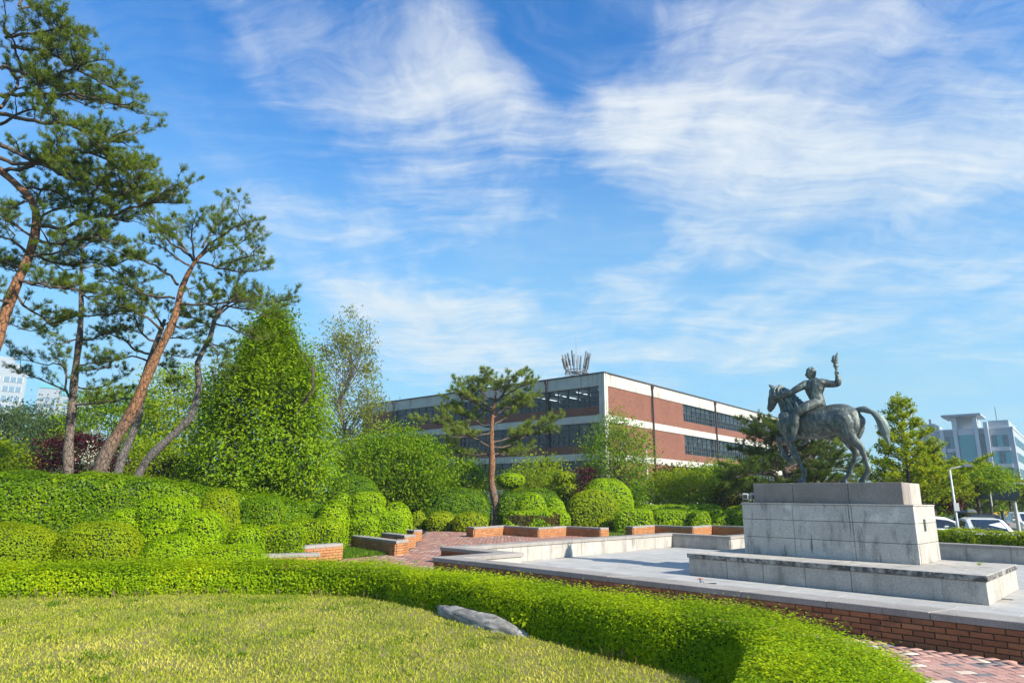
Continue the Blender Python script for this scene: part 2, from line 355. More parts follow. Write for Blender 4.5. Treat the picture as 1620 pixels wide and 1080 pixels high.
def brickmat(name, cols, dirt=.5):
    m, T, b = new_mat(name); p = pos(T)
    r = T.math('FRACT', T.math('ADD', objrnd(T), rnd_node(T)))
    c = T.ramp(r, [(i/(len(cols)-1), k) for i, k in enumerate(cols)])
    n = T.noise(p, 38, 5, .65); c = T.mix(T.mapr(n, .48, .75, 0, .45), c, (.09, .045, .028))
    g = T.mapr(T.noise(p, 3.2, 5, .65), .52, .70, 0, dirt); c = T.mix(g, c, (.055, .040, .032))
    T.l(c, b.inputs['Base Color']); b.inputs['Roughness'].default_value = .88; b.inputs['Specular IOR Level'].default_value = .25
    bump(T, b, n, .35, .006); return m
brickmat('brick', [(.265, .108, .052), (.345, .148, .068), (.300, .125, .058), (.215, .088, .046), (.390, .180, .090)], .5)
brickmat('brick_planter', [(.40, .175, .070), (.46, .215, .090), (.43, .195, .085), (.36, .155, .065), (.50, .26, .125)], .18)
def pavermat(name, stops):
    m, T, b = new_mat(name); p = pos(T)
    r = T.math('FRACT', T.math('ADD', objrnd(T), rnd_node(T)))
    c = T.ramp(r, stops, 'CONSTANT'); n = T.noise(p, 45, 5, .65)
    c = T.mix(T.mapr(n, .45, .8, 0, .35), c, (.20, .15, .125)); c = T.mix(T.mapr(T.noise(p, 1.8, 5, .6), .50, .75, 0, .40), c, (.24, .19, .155))
    T.l(c, b.inputs['Base Color']); b.inputs['Roughness'].default_value = .85; b.inputs['Specular IOR Level'].default_value = .3; bump(T, b, n, .3, .004); return m
pavermat('paver', [(0, (.34, .165, .125)), (.22, (.385, .20, .155)), (.45, (.30, .15, .115)), (.62, (.36, .185, .14)), (.76, (.155, .135, .135)), (.88, (.50, .42, .33)), (.94, (.27, .14, .115))])
pavermat('paver_near', [(0, (.40, .225, .185)), (.3, (.43, .255, .21)), (.55, (.37, .21, .175)), (.74, (.17, .155, .16)), (.87, (.60, .52, .41)), (.95, (.42, .24, .20))])

def building_mats():
    m, T, b = new_mat('facade_brick'); p = T.n('TexCoord').outputs['Object']
    br = T.n('TexBrick'); br.inputs['Scale'].default_value = 1; br.inputs['Brick Width'].default_value = .23; br.inputs['Row Height'].default_value = .075; br.inputs['Mortar Size'].default_value = .012
    br.inputs['Color1'].default_value = (.20, .060, .034, 1); br.inputs['Color2'].default_value = (.145, .044, .028, 1); br.inputs['Mortar'].default_value = (.19, .105, .075, 1)
    sx = T.n('SeparateXYZ'); T.l(p, sx.inputs[0]); cb = T.n('CombineXYZ'); T.l(T.math('ADD', sx.outputs[0], sx.outputs[1]), cb.inputs[0]); T.l(sx.outputs[2], cb.inputs[1]); T.l(cb.outputs[0], br.inputs['Vector'])
    c = T.mix(T.mapr(T.noise(p, .55, 7, .7), .35, .65, 0, .6), br.outputs[0], (.24, .098, .060)); c = T.mix(T.mapr(T.noise(p, 4, 5, .7), .42, .66, 0, .6), c, (.10, .034, .024))
    T.l(c, b.inputs['Base Color']); b.inputs['Roughness'].default_value = .9; bump(T, b, br.outputs[1], -.3, .01)
    m, T, b = new_mat('facade_concrete'); p = T.n('TexCoord').outputs['Object']
    c = T.ramp(T.noise(p, .8, 6, .6), [(.3, (.42, .405, .365)), (.7, (.53, .51, .46))])
    mp = T.n('Mapping'); mp.inputs['Scale'].default_value = (1.6, 1.6, .14); T.l(p, mp.inputs[0])
    st = T.math('MULTIPLY', T.mapr(T.noise(mp.outputs[0], 1.6, 7, .7), .50, .66), T.mapr(T.noise(p, .24, 3), .42, .6))
    c = T.mix(T.math('MULTIPLY', st, .9), c, (.14, .135, .08)); T.l(c, b.inputs['Base Color']); b.inputs['Roughness'].default_value = .85
    m, T, b = new_mat('window_glass')
    b.inputs['Base Color'].default_value = (.012, .018, .022, 1); b.inputs['Roughness'].default_value = .04; b.inputs['Specular IOR Level'].default_value = .6
    tr = T.n('BsdfTransparent'); tr.inputs[0].default_value = (.62, .74, .78, 1); mx = T.n('MixShader')
    mx.inputs[0].default_value = .55; T.l(b.outputs[0], mx.inputs[2]); T.l(tr.outputs[0], mx.inputs[1])
    gl = T.n('BsdfGlossy'); gl.inputs['Roughness'].default_value = .03; m2 = T.n('MixShader'); fr = T.n('LayerWeight'); fr.inputs[0].default_value = .35
    T.l(T.math('MULTIPLY', fr.outputs[0], .55), m2.inputs[0]); T.l(mx.outputs[0], m2.inputs[1]); T.l(gl.outputs[0], m2.inputs[2])
    bp = T.n('Bump'); bp.inputs['Strength'].default_value = .06; T.l(T.noise(pos(T), 1.1, 2), bp.inputs['Height']); T.l(bp.outputs[0], gl.inputs['Normal'])
    T.l(m2.outputs[0], m.node_tree.nodes['Material Output'].inputs[0])
building_mats()
plain('window_frame', (.035, .035, .035), .5, var=.2)
plain('curtain', (.38, .37, .33), .9, var=.2, sc=2)
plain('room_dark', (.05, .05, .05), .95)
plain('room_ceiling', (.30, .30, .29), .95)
plain('tube_light', (.95, 1.0, 1.0), .5, emit=2.2)
plain('roof_flashing', (.040, .036, .034), .6)
plain('downpipe_paint', (.060, .040, .034), .6)
plain('galvanised', (.25, .26, .27), .45, .4, var=.2, sc=8)
plain('antenna_white', (.22, .235, .245), .5, var=.15)
plain('lamp_grey', (.42, .43, .43), .45, .2, var=.12)
plain('lamp_white', (.48, .49, .50), .45, var=.08)
plain('lamp_head', (.16, .17, .18), .4)
plain('white_paint', (.75, .76, .77), .25, spec=.5)
plain('car_white', (.72, .73, .74), .12, spec=.6)
plain('car_dark', (.022, .025, .030), .12, spec=.6)
plain('car_glass', (.018, .026, .032), .05, spec=.8)
plain('tyre', (.018, .018, .018), .85)
plain('rim', (.35, .36, .37), .35, .6)
plain('tail_light', (.35, .012, .012), .2)
plain('plate', (.55, .56, .55), .5)
plain('head_light', (.6, .62, .64), .1)
plain('sign_back', (.055, .075, .095), .5, .2, var=.15)
plain('sign_blue', (.02, .07, .20), .5)
plain('box_grey', (.33, .34, .35), .6)
plain('awning', (.62, .36, .03), .7)
plain('tap_red', (.35, .045, .035), .5)
plain('tap_blue', (.05, .10, .16), .5)
plain('plaque', (.08, .095, .09), .4, .6)
plain('asphalt', (.052, .053, .056), .9, var=.25, sc=12, bumpy=.2)
plain('soil', (.060, .036, .022), .95, var=.4, sc=9, bumpy=.5)
plain('tower_white', (.27, .31, .35), .8, var=.06, sc=.3)
plain('tower_glass', (.14, .22, .30), .2)
plain('tower_teal', (.10, .34, .40), .5)
plain('office_panel', (.34, .39, .43), .45, var=.06, sc=.4)
plain('office_white', (.58, .59, .60), .6)
plain('office_glass', (.02, .30, .33), .08, spec=.8)
plain('office_glass_dark', (.015, .10, .13), .08, spec=.8)
plain('shop_red', (.22, .05, .045), .7)
plain('far_roof', (.20, .18, .16), .9)
def ground_mats():
    m, T, b = new_mat('lawn_soil'); p = pos(T)
    c = T.ramp(T.noise(p, 1.4, 6, .65), [(.25, (.12, .14, .02)), (.48, (.19, .185, .04)), (.62, (.27, .225, .085)), (.8, (.34, .27, .13))])
    c = T.mix(T.mapr(T.noise(p, 40, 4, .7), .45, .75, 0, .55), c, (.07, .075, .02)); T.l(c, b.inputs['Base Color']); b.inputs['Roughness'].default_value = .95
    bump(T, b, T.noise(p, 60, 5, .7), .8, .03)
    m, T, b = new_mat('ground_far'); p = pos(T)
    c = T.ramp(T.noise(p, .6, 6, .65), [(.3, (.050, .070, .016)), (.6, (.085, .11, .022)), (.8, (.12, .095, .05))]); T.l(c, b.inputs['Base Color']); b.inputs['Roughness'].default_value = .95
    m, T, b = new_mat('bronze'); p = T.n('TexCoord').outputs['Object']
    n = T.noise(p, 7, 7, .68, .3); mp = T.n('Mapping'); mp.inputs['Scale'].default_value = (1, 1, .28); T.l(p, mp.inputs[0]); st = T.noise(mp.outputs[0], 11, 7, .7, .5)
    c = T.ramp(n, [(.30, (.030, .036, .036)), (.52, (.082, .098, .093)), (.75, (.160, .190, .172))])
    c = T.mix(T.mapr(st, .50, .68, 0, .75), c, (.27, .35, .31)); c = T.mix(T.mapr(T.noise(p, 16, 5, .7), .60, .74, 0, .6), c, (.018, .020, .019))
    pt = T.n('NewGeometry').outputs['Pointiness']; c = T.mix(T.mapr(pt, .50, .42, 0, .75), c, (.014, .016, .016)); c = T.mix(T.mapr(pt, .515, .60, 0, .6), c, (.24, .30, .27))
    T.l(c, b.inputs['Base Color']); b.inputs['Metallic'].default_value = .35; b.inputs['Roughness'].default_value = .52; b.inputs['Specular IOR Level'].default_value = .5
    bump(T, b, T.math('ADD', T.noise(p, 26, 5, .6), T.math('MULTIPLY', st, .8)), .55, .018)
    m, T, b = new_mat('rock'); p = pos(T)
    mp = T.n('Mapping'); mp.inputs['Rotation'].default_value = (.3, .5, .2); mp.inputs['Scale'].default_value = (1, 1, 4); T.l(p, mp.inputs[0]); n = T.noise(mp.outputs[0], 5, 8, .7, .5)
    c = T.ramp(n, [(.3, (.085, .080, .075)), (.5, (.21, .20, .185)), (.66, (.40, .385, .36)), (.8, (.30, .23, .16))]); T.l(c, b.inputs['Base Color']); b.inputs['Roughness'].default_value = .85; bump(T, b, n, .8, .03)
ground_mats()
M = MATS
# ------------------------------------------------------------------ ground and paving
E1, E2 = (.69, -.724), (.70, .714)          # the two directions of the plaza
FLOOR = -0.10                                # floor of the dry basin
def v2(p): return Vector((p[0], p[1]))
def sheet(name, poly, z, mat, kind='structure'):
    m = MB(); n = len(poly); m.add([(p[0], p[1], z) for p in poly], [tuple(range(n))]); o = m.build(name, M[mat]); tag(o, kind=kind)
    a = sum(poly[i][0]*poly[(i+1) % n][1]-poly[(i+1) % n][0]*poly[i][1] for i in range(n))
    if a < 0: o.data.flip_normals()
    return o
sheet('ground', [(-1500, -400), (60, -400), (60, -10), (23, 15.4), (13.6, 25.4), (30, 50), (120, 400), (400, 2600), (-1500, 2600)], -.16, 'ground_far')
sheet('road', [(60, -400), (1500, -400), (1500, 2600), (400, 2600), (120, 400), (30, 50), (13.6, 25.4), (23, 15.4), (60, -10)], -.62, 'asphalt')

# front lawn: gently uneven sheet
LAWN = [(-14, 1.2), (1.2, 1.2), (1.5, 4.2), (1.75, 5.6), (1.5, 6.9), (.6, 8.6), (-.6, 10.2), (-1.9, 11.6), (-3.6, 12.0), (-6, 11.6), (-14, 9.5)]
def inpoly(P, poly):
    x, y = P[:, 0], P[:, 1]; r = np.zeros(len(P), bool); n = len(poly)
    for i in range(n):
        x0, y0 = poly[i]; x1, y1 = poly[(i+1) % n]
        c = ((y0 > y) != (y1 > y)) & (x < (x1-x0)*(y-y0)/((y1-y0) if y1 != y0 else 1e-9)+x0); r ^= c
    return r
def lawn_z(x, y): return .10+.025*np.sin(x*.7+1)*np.cos(y*.6)+.012*np.sin(x*2.1+y*1.7)+.08*np.exp(-((x+2.5)**2/16+(y-9.6)**2/5))
def build_lawn():
    nx, ny = 90, 70; xs = np.linspace(-14, 2.2, nx); ys = np.linspace(1.2, 12.2, ny); X, Y = np.meshgrid(xs, ys)
    V = np.stack([X.ravel(), Y.ravel(), lawn_z(X, Y).ravel()], 1); i = np.arange(nx*ny).reshape(ny, nx)
    Q = np.stack([i[:-1, :-1], i[:-1, 1:], i[1:, 1:], i[1:, :-1]], -1).reshape(-1, 4)
    Q = Q[inpoly(V[Q].mean(1), LAWN)]
    me = np_mesh('lawn', V, Q, M['lawn_soil'], smooth=True); tag(link(bpy.data.objects.new('lawn', me)), kind='structure')
build_lawn()
# planting beds of bare soil left and behind, a second small lawn behind the planters
sheet('planting_bed_left', [(-1.6, 33.2), (-1.6, 60), (-40, 60), (-40, 8.6), (-6, 11.6), (-4.6, 12.7), (-4.3, 15), (-4.6, 18.4), (-3.3, 20.8), (-3.5, 23.8), (-3.8, 27), (-4.2, 33.3)], -.035, 'soil')
bl = [U(738, 849), U(1000, 846), U(1180, 845)]
sheet('back_lawn', [(bl[0].x-.3, bl[0].y+.2), (bl[1].x, bl[1].y), (16, 29), (34, 30), (34, 60), (-10, 60)], -.045, 'lawn_soil')
PATH = [(-4.6, 12.4), (-2.3, 11.0), (-.6, 9.4), (1.4, 7.2), (2.4, 6.2), (3.0, 4.8), (2.6, 1.0), (12, 0), (12, 3), (8.0, 5.05), (-1.64, 14.7), (-.35, 15.95), (-1.78, 17.55), (6.6, 26.4), (4.8, 29.6), (-1.4, 30.4), (-1.7, 33.4), (-4.1, 33.4), (-3.7, 27.0), (-3.4, 23.8), (-3.2, 20.8), (-4.5, 18.5), (-4.3, 15)]
sheet('brick_path', PATH, -.03, 'sand_joint')
path_o = bpy.data.objects['brick_path']

def unit_box(name, lx, ly, lz, mat, bev=.004):
    return MB().box(-lx/2, -ly/2, 0, lx/2, ly/2, lz).build(name, mat, bevel=bev).data
def put(name, me, loc, rz, parent, sx=1.0, sy=1.0, sz=1.0):
    o = bpy.data.objects.new(name, me); o.location = loc; o.rotation_euler = (0, 0, rz); o.scale = (sx, sy, sz); link(o, parent); return o
def drop(me_owner_name):   # remove the object a shared mesh was made on
    o = bpy.data.objects[me_owner_name]; bpy.data.objects.remove(o)
def build_paving():
    # pavers beside the basin, near: zigzag
    me = unit_box('paver_block', .192, .094, .03, M['paver_near'], .003); drop('paver_block')
    near = []; a0 = math.atan2(E1[1], E1[0])+radians(8)
    for r in range(-90, 90):
        for xq in range(-120, 120):
            o = (xq+r) % 4
            if o == 0: c, vert = ((xq+1)*.1, (r+.5)*.1), 0
            elif o == 2: c, vert = ((xq+.5)*.1, (r+1)*.1), 1
            else: continue
            th = a0+radians(45); x = 4.2+c[0]*cos(th)-c[1]*sin(th); y = 6.0+c[0]*sin(th)+c[1]*cos(th)
            near.append((x, y, th+vert*pi/2))
    P = np.array([(p[0], p[1]) for p in near])
    ok = inpoly(P, [(2.3, 6.3), (2.9, 4.6), (2.3, 1.0), (11, 1), (7.65, 5.1), (1.1, 11.6), (-.2, 10.2), (1.3, 7.5)])
    # a strip of sand and moss runs along the foot of the wall
    near = [near[i] for i in np.where(ok)[0]]; near.sort(key=lambda p: abs(p[0]-4.6)+abs(p[1]-6.3))
    for i, (x, y, a) in enumerate(near[:190]):
        put('paver', me, (x, y, -.03+random.uniform(-.0015, .002)), a, path_o)
    allp = [(x, y, a, 0) for x, y, a in near[190:]]
    # pavers of the walk further back: running bond
    me2 = unit_box('paver_block', .194, .096, .03, M['paver'], .003); drop('paver_block')
    th = math.atan2(E2[1], E2[0]); far = []
    for r in range(-140, 140):
        for k in range(-110, 110):
            cx, cy = (k+.5*(r % 2))*.2, r*.1; x = -1.5+cx*cos(th)-cy*sin(th); y = 18+cx*sin(th)+cy*cos(th); far.append((x, y, th))
    P = np.array([(p[0], p[1]) for p in far])
    ok = inpoly(P, [(-4.3, 12.6), (-2.6, 11.6), (-1.75, 13.5), (-1.8, 14.75), (-.5, 15.95), (-1.98, 17.5), (6.0, 26.3), (4.6, 29.2), (2.5, 30.3), (1.2, 28.9), (-.3, 30.4), (-1.5, 29.0), (-1.8, 33.0), (-3.9, 33.0), (-3.5, 27.0), (-3.2, 23.8), (-3.05, 20.8), (-3.4, 20.0), (-4.4, 18.4), (-4.1, 15.2)])
    far = [far[i] for i in np.where(ok)[0]]; far.sort(key=lambda p: abs(p[0]+2.6)*2+abs(p[1]-16)*.7)
    for i, (x, y, a) in enumerate(far[:100]):
        put('paver', me2, (x, y, -.03+random.uniform(-.0015, .002)), a, path_o)
    def joined(lst, mat):
        b = np.array([(-1, -1, 0), (1, -1, 0), (1, 1, 0), (-1, 1, 0), (-.96, -.93, 1), (.96, -.93, 1), (.96, .93, 1), (-.96, .93, 1)])*np.array([.097, .048, .03])
        fs = np.array([(4, 5, 6, 7), (0, 1, 5, 4), (1, 2, 6, 5), (2, 3, 7, 6), (3, 0, 4, 7)])
        L = np.array([(x, y, a) for x, y, a in lst]); n = len(L); c, s = np.cos(L[:, 2])[:, None], np.sin(L[:, 2])[:, None]
        X = b[:, 0]*c-b[:, 1]*s+L[:, :1]; Y = b[:, 0]*s+b[:, 1]*c+L[:, 1:2]; Z = np.repeat(b[None, :, 2], n, 0)-.03+rng.uniform(-.0015, .002, (n, 1))
        V = np.stack([X, Y, Z], -1).reshape(-1, 3); Q = (fs[None]+8*np.arange(n)[:, None, None]).reshape(-1, 4)
        o = link(bpy.data.objects.new('paver_field', np_mesh('paver_field', V, Q, mat, np.repeat(rng.random(n), 8))), path_o); tag(o, kind='stuff')
    joined([p[:3] for p in allp], M['paver_near']); joined(far[100:], M['paver'])
build_paving()

# ------------------------------------------------------------------ walls with mitred corners, coping stones and bricks
def offset_line(pts, d):
    """polyline moved d to its left"""
    P = [v2(p) for p in pts]; out = []
    for i in range(len(P)):
        ns = []
        if i > 0: t = (P[i]-P[i-1]).normalized(); ns.append(Vector((-t.y, t.x)))
        if i < len(P)-1: t = (P[i+1]-P[i]).normalized(); ns.append(Vector((-t.y, t.x)))
        if len(ns) == 1: out.append(P[i]+ns[0]*d)
        else:
            m = (ns[0]+ns[1]); m = m/m.length; out.append(P[i]+m*(d/max(.3, m.dot(ns[0]))))
    return out
BR_L, BR_H = .225, .066
def brick_face(parent, p, q, z0, z1, me, out, phase=0.0, limit=None, first=True):
    """bricks on the face from p to q; out = outward unit normal"""
    p, q = v2(p), v2(q); t = (q-p); L = t.length; t.normalize(); a = math.atan2(t.y, t.x); n = 0
    rows = int((z1-z0)/BR_H+.01); h = (z1-z0)/rows
    for r in range(rows):
        x = -BR_L*(.5 if (r % 2) else 0)-phase
        while x < L:
            x0, x1 = max(x, 0.0), min(x+BR_L, L); x += BR_L
            if x1-x0 < .03: continue
            c = p+t*((x0+x1)/2)+out*random.uniform(-.013, -.008)
            put('brick', me, (c.x, c.y, z0+r*h+.005), a, parent, sx=(x1-x0-.011)/.21, sz=(h-.010)/.056); n += 1
    return n
def brick_mesh(mat):
    me = MB().box(-.105, -.045, 0, .105, .045, .056).build('brick_block', mat, bevel=.004).data; drop('brick_block'); return me
BRICK, BRICKP = brick_mesh(M['brick']), brick_mesh(M['brick_planter'])
def coping(parent, outer, inner, z0, z1, step, mat, name='coping_stone', gap=.007, bev=.006):
    for i in range(len(outer)-1):
        o0, o1, i0, i1 = outer[i], outer[i+1], inner[i], inner[i+1]; L = (o1-o0).length; n = max(1, round(L/step))
        for k in range(n):
            g = gap/L/2; a, b = k/n+(g if k else 0), (k+1)/n-(g if k < n-1 else 0)
            if k == 0 and i > 0: a = g
            dz = random.uniform(-.003, .003)
            MB().prism([o0.lerp(o1, a), o0.lerp(o1, b), i0.lerp(i1, b), i0.lerp(i1, a)], z0, z1+dz).build(name, mat, parent, bevel=bev)

# dry basin: outline runs along its outer edge, the basin lies to the right of travel
A, B_, C_ = Vector((-1.64, 14.53)), Vector((-.31, 15.89)), Vector((-1.78, 17.43))
X0 = A+Vector((.708, -.706))*12.6
D_ = Vector((6.05, 26.05)); E_ = D_+Vector(E1)*2.35; F_ = E_+Vector(E2)*2.35; G_ = F_+Vector(E1)*13.5
OUT = [X0, A, B_, C_, D_, E_, F_, G_]
basin = empty('dry_basin', (0, 0, 0), 0, 'dry granite and brick basin with zigzag rim around the statue base', 'basin')
def build_basin():
    TOP, CT = .385, .085
    # keep the inside on the right: offsets to the left are negative distances
    co, ci = offset_line(OUT, 0.0), offset_line(OUT, -.46)
    wo, wi = offset_line(OUT, -.035), offset_line(OUT, -.40)
    for i in range(len(OUT)-1):
        MB().prism([wo[i], wo[i+1], wi[i+1], wi[i]], -.2, TOP-CT).build('wall_core', M['mortar'], basin)
    coping(basin, co, ci, TOP-CT, TOP, 1.12, M['granite_coping'])
    # brick skin outside: the long front and the two short returns that show
    n = 0
    for i, (a, b) in enumerate(((0, 1), (2, 3))):
        p, q = wo[a], wo[b]; t = (q-p).normalized(); out = Vector((-t.y, t.x))
        n += brick_face(basin, q, p, -.03, TOP-CT, BRICK, out, .07)
    # granite facing inside
    for i in range(2, len(OUT)-1):
        p, q = wi[i], wi[i+1]; L = (q-p).length; t = (q-p).normalized(); inn = Vector((t.y, -t.x)); k = max(1, round(L/(.62 if i == 3 else 1.1)))
        for j in range(k):
            a, b = p.lerp(q, j/k)+t*.004, p.lerp(q, (j+1)/k)-t*.004
            MB().prism([a, b, b+inn*.03, a+inn*.03], FLOOR, TOP-CT-.002).build('facing_panel', M['granite_light'], basin, bevel=.003)
    p, q = wi[1], wi[2]; t = (q-p).normalized(); inn = Vector((t.y, -t.x))
    for j in range(2):
        a, b = p.lerp(q, j/2), p.lerp(q, (j+1)/2); MB().prism([a, b, b+inn*.03, a+inn*.03], FLOOR, TOP-CT-.002).build('facing_panel', M['granite_light'], basin, bevel=.003)
    p, q = wi[0], wi[1]; t = (q-p).normalized(); inn = Vector((t.y, -t.x)); k = 11
    for j in range(k):
        a, b = p.lerp(q, j/k), p.lerp(q, (j+1)/k); MB().prism([a, b, b+inn*.03, a+inn*.03], FLOOR, TOP-CT-.002).build('facing_panel', M['granite_light'], basin, bevel=.003)
    # paved floor
    inner = [(p.x, p.y) for p in offset_line(OUT, -.38)]+[(16.5, 8)]
    fl = sheet('basin_floor', inner, FLOOR-.02, 'joint_pale')
    me = unit_box('slab_block', .892, .592, .02, M['granite_floor'], .002); drop('slab_block'); th = math.atan2(E1[1], E1[0]); c = []
    for r in range(-30, 40):
        for k in range(-30, 30):
            x, y = (k+.5*(r % 2))*.9, r*.6; c.append((6+x*cos(th)-y*sin(th), 14+x*sin(th)+y*cos(th)))
    c = np.array(c); vis = inpoly(c, [(p[0], p[1]) for p in offset_line(OUT, -.1)]+[(16.5, 8)])
    hid = inpoly(c, [tuple(LB(a, b)) for a, b in ((.3, .3), (5.6, .3), (5.6, 2.9), (.3, 2.9))]); px = c[:, 0]/c[:, 1] < 1.05
    for x, y in c[vis & ~hid & px]: put('floor_slab', me, (x, y, FLOOR-.02+random.uniform(-.002, .002)), th, fl)
# ------------------------------------------------------------------ pedestal
R0 = Vector((8.25, 11.93))
def LB(a, b): return R0-Vector(E1)*a+Vector(E2)*b       # a: along the front from its right end, b: back from the front
build_basin()
def block(parent, name, a0, a1, b0, b1, z0, z1, mat, bev=.008):
    return MB().prism([LB(a0, b0), LB(a1, b0), LB(a1, b1), LB(a0, b1)], z0, z1).build(name, mat, parent, bevel=bev)
ped = empty('statue_pedestal', (*LB(3.2, 1.6), FLOOR), 0, 'stepped grey granite pedestal carrying the horseman statue', 'pedestal')
def build_pedestal():
    inv = Matrix.Translation(ped.location).inverted()
    S1, S2, S3 = .39, 1.56, 2.02; g = .004
    # low base: facing stones under a row of lid stones
    cuts = [0, 2.25, 3.15, 4.05, 4.9, 5.88]
    for i in range(5): block(ped, 'base_stone', cuts[i]+(g if i else .02), cuts[i+1]-g if i < 4 else 5.86, .02, .6, FLOOR, S1-.105, M['granite_base'])
    for i in range(4): block(ped, 'base_stone', .02-.001*0, .55, .62+i*.63, .62+(i+1)*.63-.008, FLOOR, S1-.107, M['granite_light'])
    block(ped, 'base_core', .56, 5.85, .61, 3.12, FLOOR, S1-.11, M['joint'])
    for i in range(5): block(ped, 'lid_stone', cuts[i]+(g if i else -.01), cuts[i+1]-g+(.014 if i == 4 else 0), -.01, .62, S1-.1, S1+random.uniform(-.002, .002), M['granite_lid'])
    block(ped, 'lid_stone', -.01, .42, .63, 3.14, S1-.1, S1, M['granite_lid'])
    k = 0
    for i in range(5):
        for j in range(4):
            a0 = .43+i*1.085; b0 = .63+j*.628; block(ped, 'deck_slab', a0+g, a0+1.085-g, b0+g, b0+.628-g, S1-.1, S1-.012, M['granite_light'], .004)
    # main block: three courses of panels
    a0, a1, b0, b1 = 1.33, 5.09, 1.38, 3.10; zs = [S1-.012, S1+.385, S1+.79, S2-.03]; cs = [a0, 2.55, 3.85, a1]
    block(ped, 'block_core', a0+.05, a1-.05, b0+.05, b1-.05, S1-.02, S2-.04, M['joint'])
    for r in range(3):
        for c in range(3): block(ped, 'facing_stone', cs[c]+(.0 if c == 0 else g), cs[c+1]-(g if c < 2 else 0), b0, b0+.2, zs[r]+(g if r else 0), zs[r+1]-g, M['granite_shade_lifted'], .006)
        for j in range(2):
            y0 = b0+.206+j*(b1-b0-.206)/2; y1 = y0+(b1-b0-.206)/2-.008
            block(ped, 'facing_stone', a0+.002, a0+.2, y0, y1, zs[r]+(g if r else 0), zs[r+1]-g, M['granite_light'], .006)
            block(ped, 'facing_stone', a1-.2, a1-.002, y0, y1, zs[r]+(g if r else 0), zs[r+1]-g, M['granite_shade_lifted'], .006)
    block(ped, 'block_lid', a0-.012, a1+.012, b0-.012, b1+.012, S2-.03, S2, M['granite_light'], .006)
    # upper plinth
    u0, u1, v0, v1 = 1.53, 4.83, 1.53, 2.95; us = [u0, 2.62, 3.86, u1]
    for c in range(3): block(ped, 'plinth_stone', us[c]+(g if c else 0), us[c+1]-(g if c < 2 else 0), v0, v0+.6, S2, S3, M['granite_dark'], .006)
    block(ped, 'plinth_stone', u0+.002, u0+1.2, v0+.608, v1, S2, S3-.003, M['granite_light'], .006)
    block(ped, 'plinth_stone', u0+1.208, u1, v0+.608, v1, S2, S3-.003, M['granite_dark'], .006)
    # small plate on the sunny end
    p = LB(a0, 2.02); t = Vector(E2); o = Vector(E1)
    pl = MB().prism([p, p+t*.13, p+t*.13+o*.012, p+o*.012], 1.02, 1.26).build('plaque', M['plaque'], ped)
    for ch in ped.children: ch.matrix_parent_inverse = inv
build_pedestal()
# ------------------------------------------------------------------ brick planters with zigzag fronts
def planter(pts, label, thick=.34, top=.40, zb=-.02):
    e = empty('brick_planter', (0, 0, 0), 0, label, 'planter', 'brick planters with granite copings')
    o = [Vector((p.x, p.y)) for p in pts]; i_ = offset_line(o, thick); wo = offset_line(o, .025); wi = offset_line(o, thick-.025)
    for k in range(len(o)-1):
        MB().prism([wo[k], wo[k+1], wi[k+1], wi[k]], zb-.1, top-.075).build('wall_core', M['mortar'], e)
        t = (o[k+1]-o[k]).normalized(); brick_face(e, wo[k], wo[k+1], zb, top-.075, BRICKP, Vector((t.y, -t.x)), .05*k)
    for (a, b) in ((wi[0], wo[0]), (wo[-1], wi[-1])):
        t = (b-a).normalized(); brick_face(e, a, b, zb, top-.075, BRICKP, Vector((t.y, -t.x)))
    coping(e, o, i_, top-.075, top, 1.1, M['granite_coping']); return e
def pu(l): return [U(x, y, .40) for x, y in l]
P1 = pu([(395, 881), (507, 873)]); P1b = pu([(440, 868), (543, 858)])
planter(pu([(380, 878), (507, 874.5)]), 'low brick planter half hidden by front hedge, lower of the two')
planter(pu([(452, 866), (543, 859)]), 'brick planter behind the half hidden one, beside the grass wedge')
planter(pu([(556, 846.5), (627, 855.5), (647, 853)]), 'brick planter pointing at walk beside grass wedge, nearest of the middle row')
planter(pu([(603, 842), (640, 846.5), (658, 845)]), 'short brick planter end between two others under clipped yews')
planter(pu([(630, 836.5), (655, 838.6), (668, 837.3)]), 'farthest short brick planter end at the walk bend')
planter(pu([(738, 832.5), (750, 833.8), (797, 831), (852, 834.3), (896, 832), (950, 834.6), (963, 834)]), 'zigzag brick planter under the tall central pine')
planter(pu([(989, 831.6), (1001, 832.6), (1036, 830.2), (1096, 832.8), (1126, 830.4), (1186, 833), (1220, 831)]), 'zigzag brick planter under yellow green hedge behind the basin')
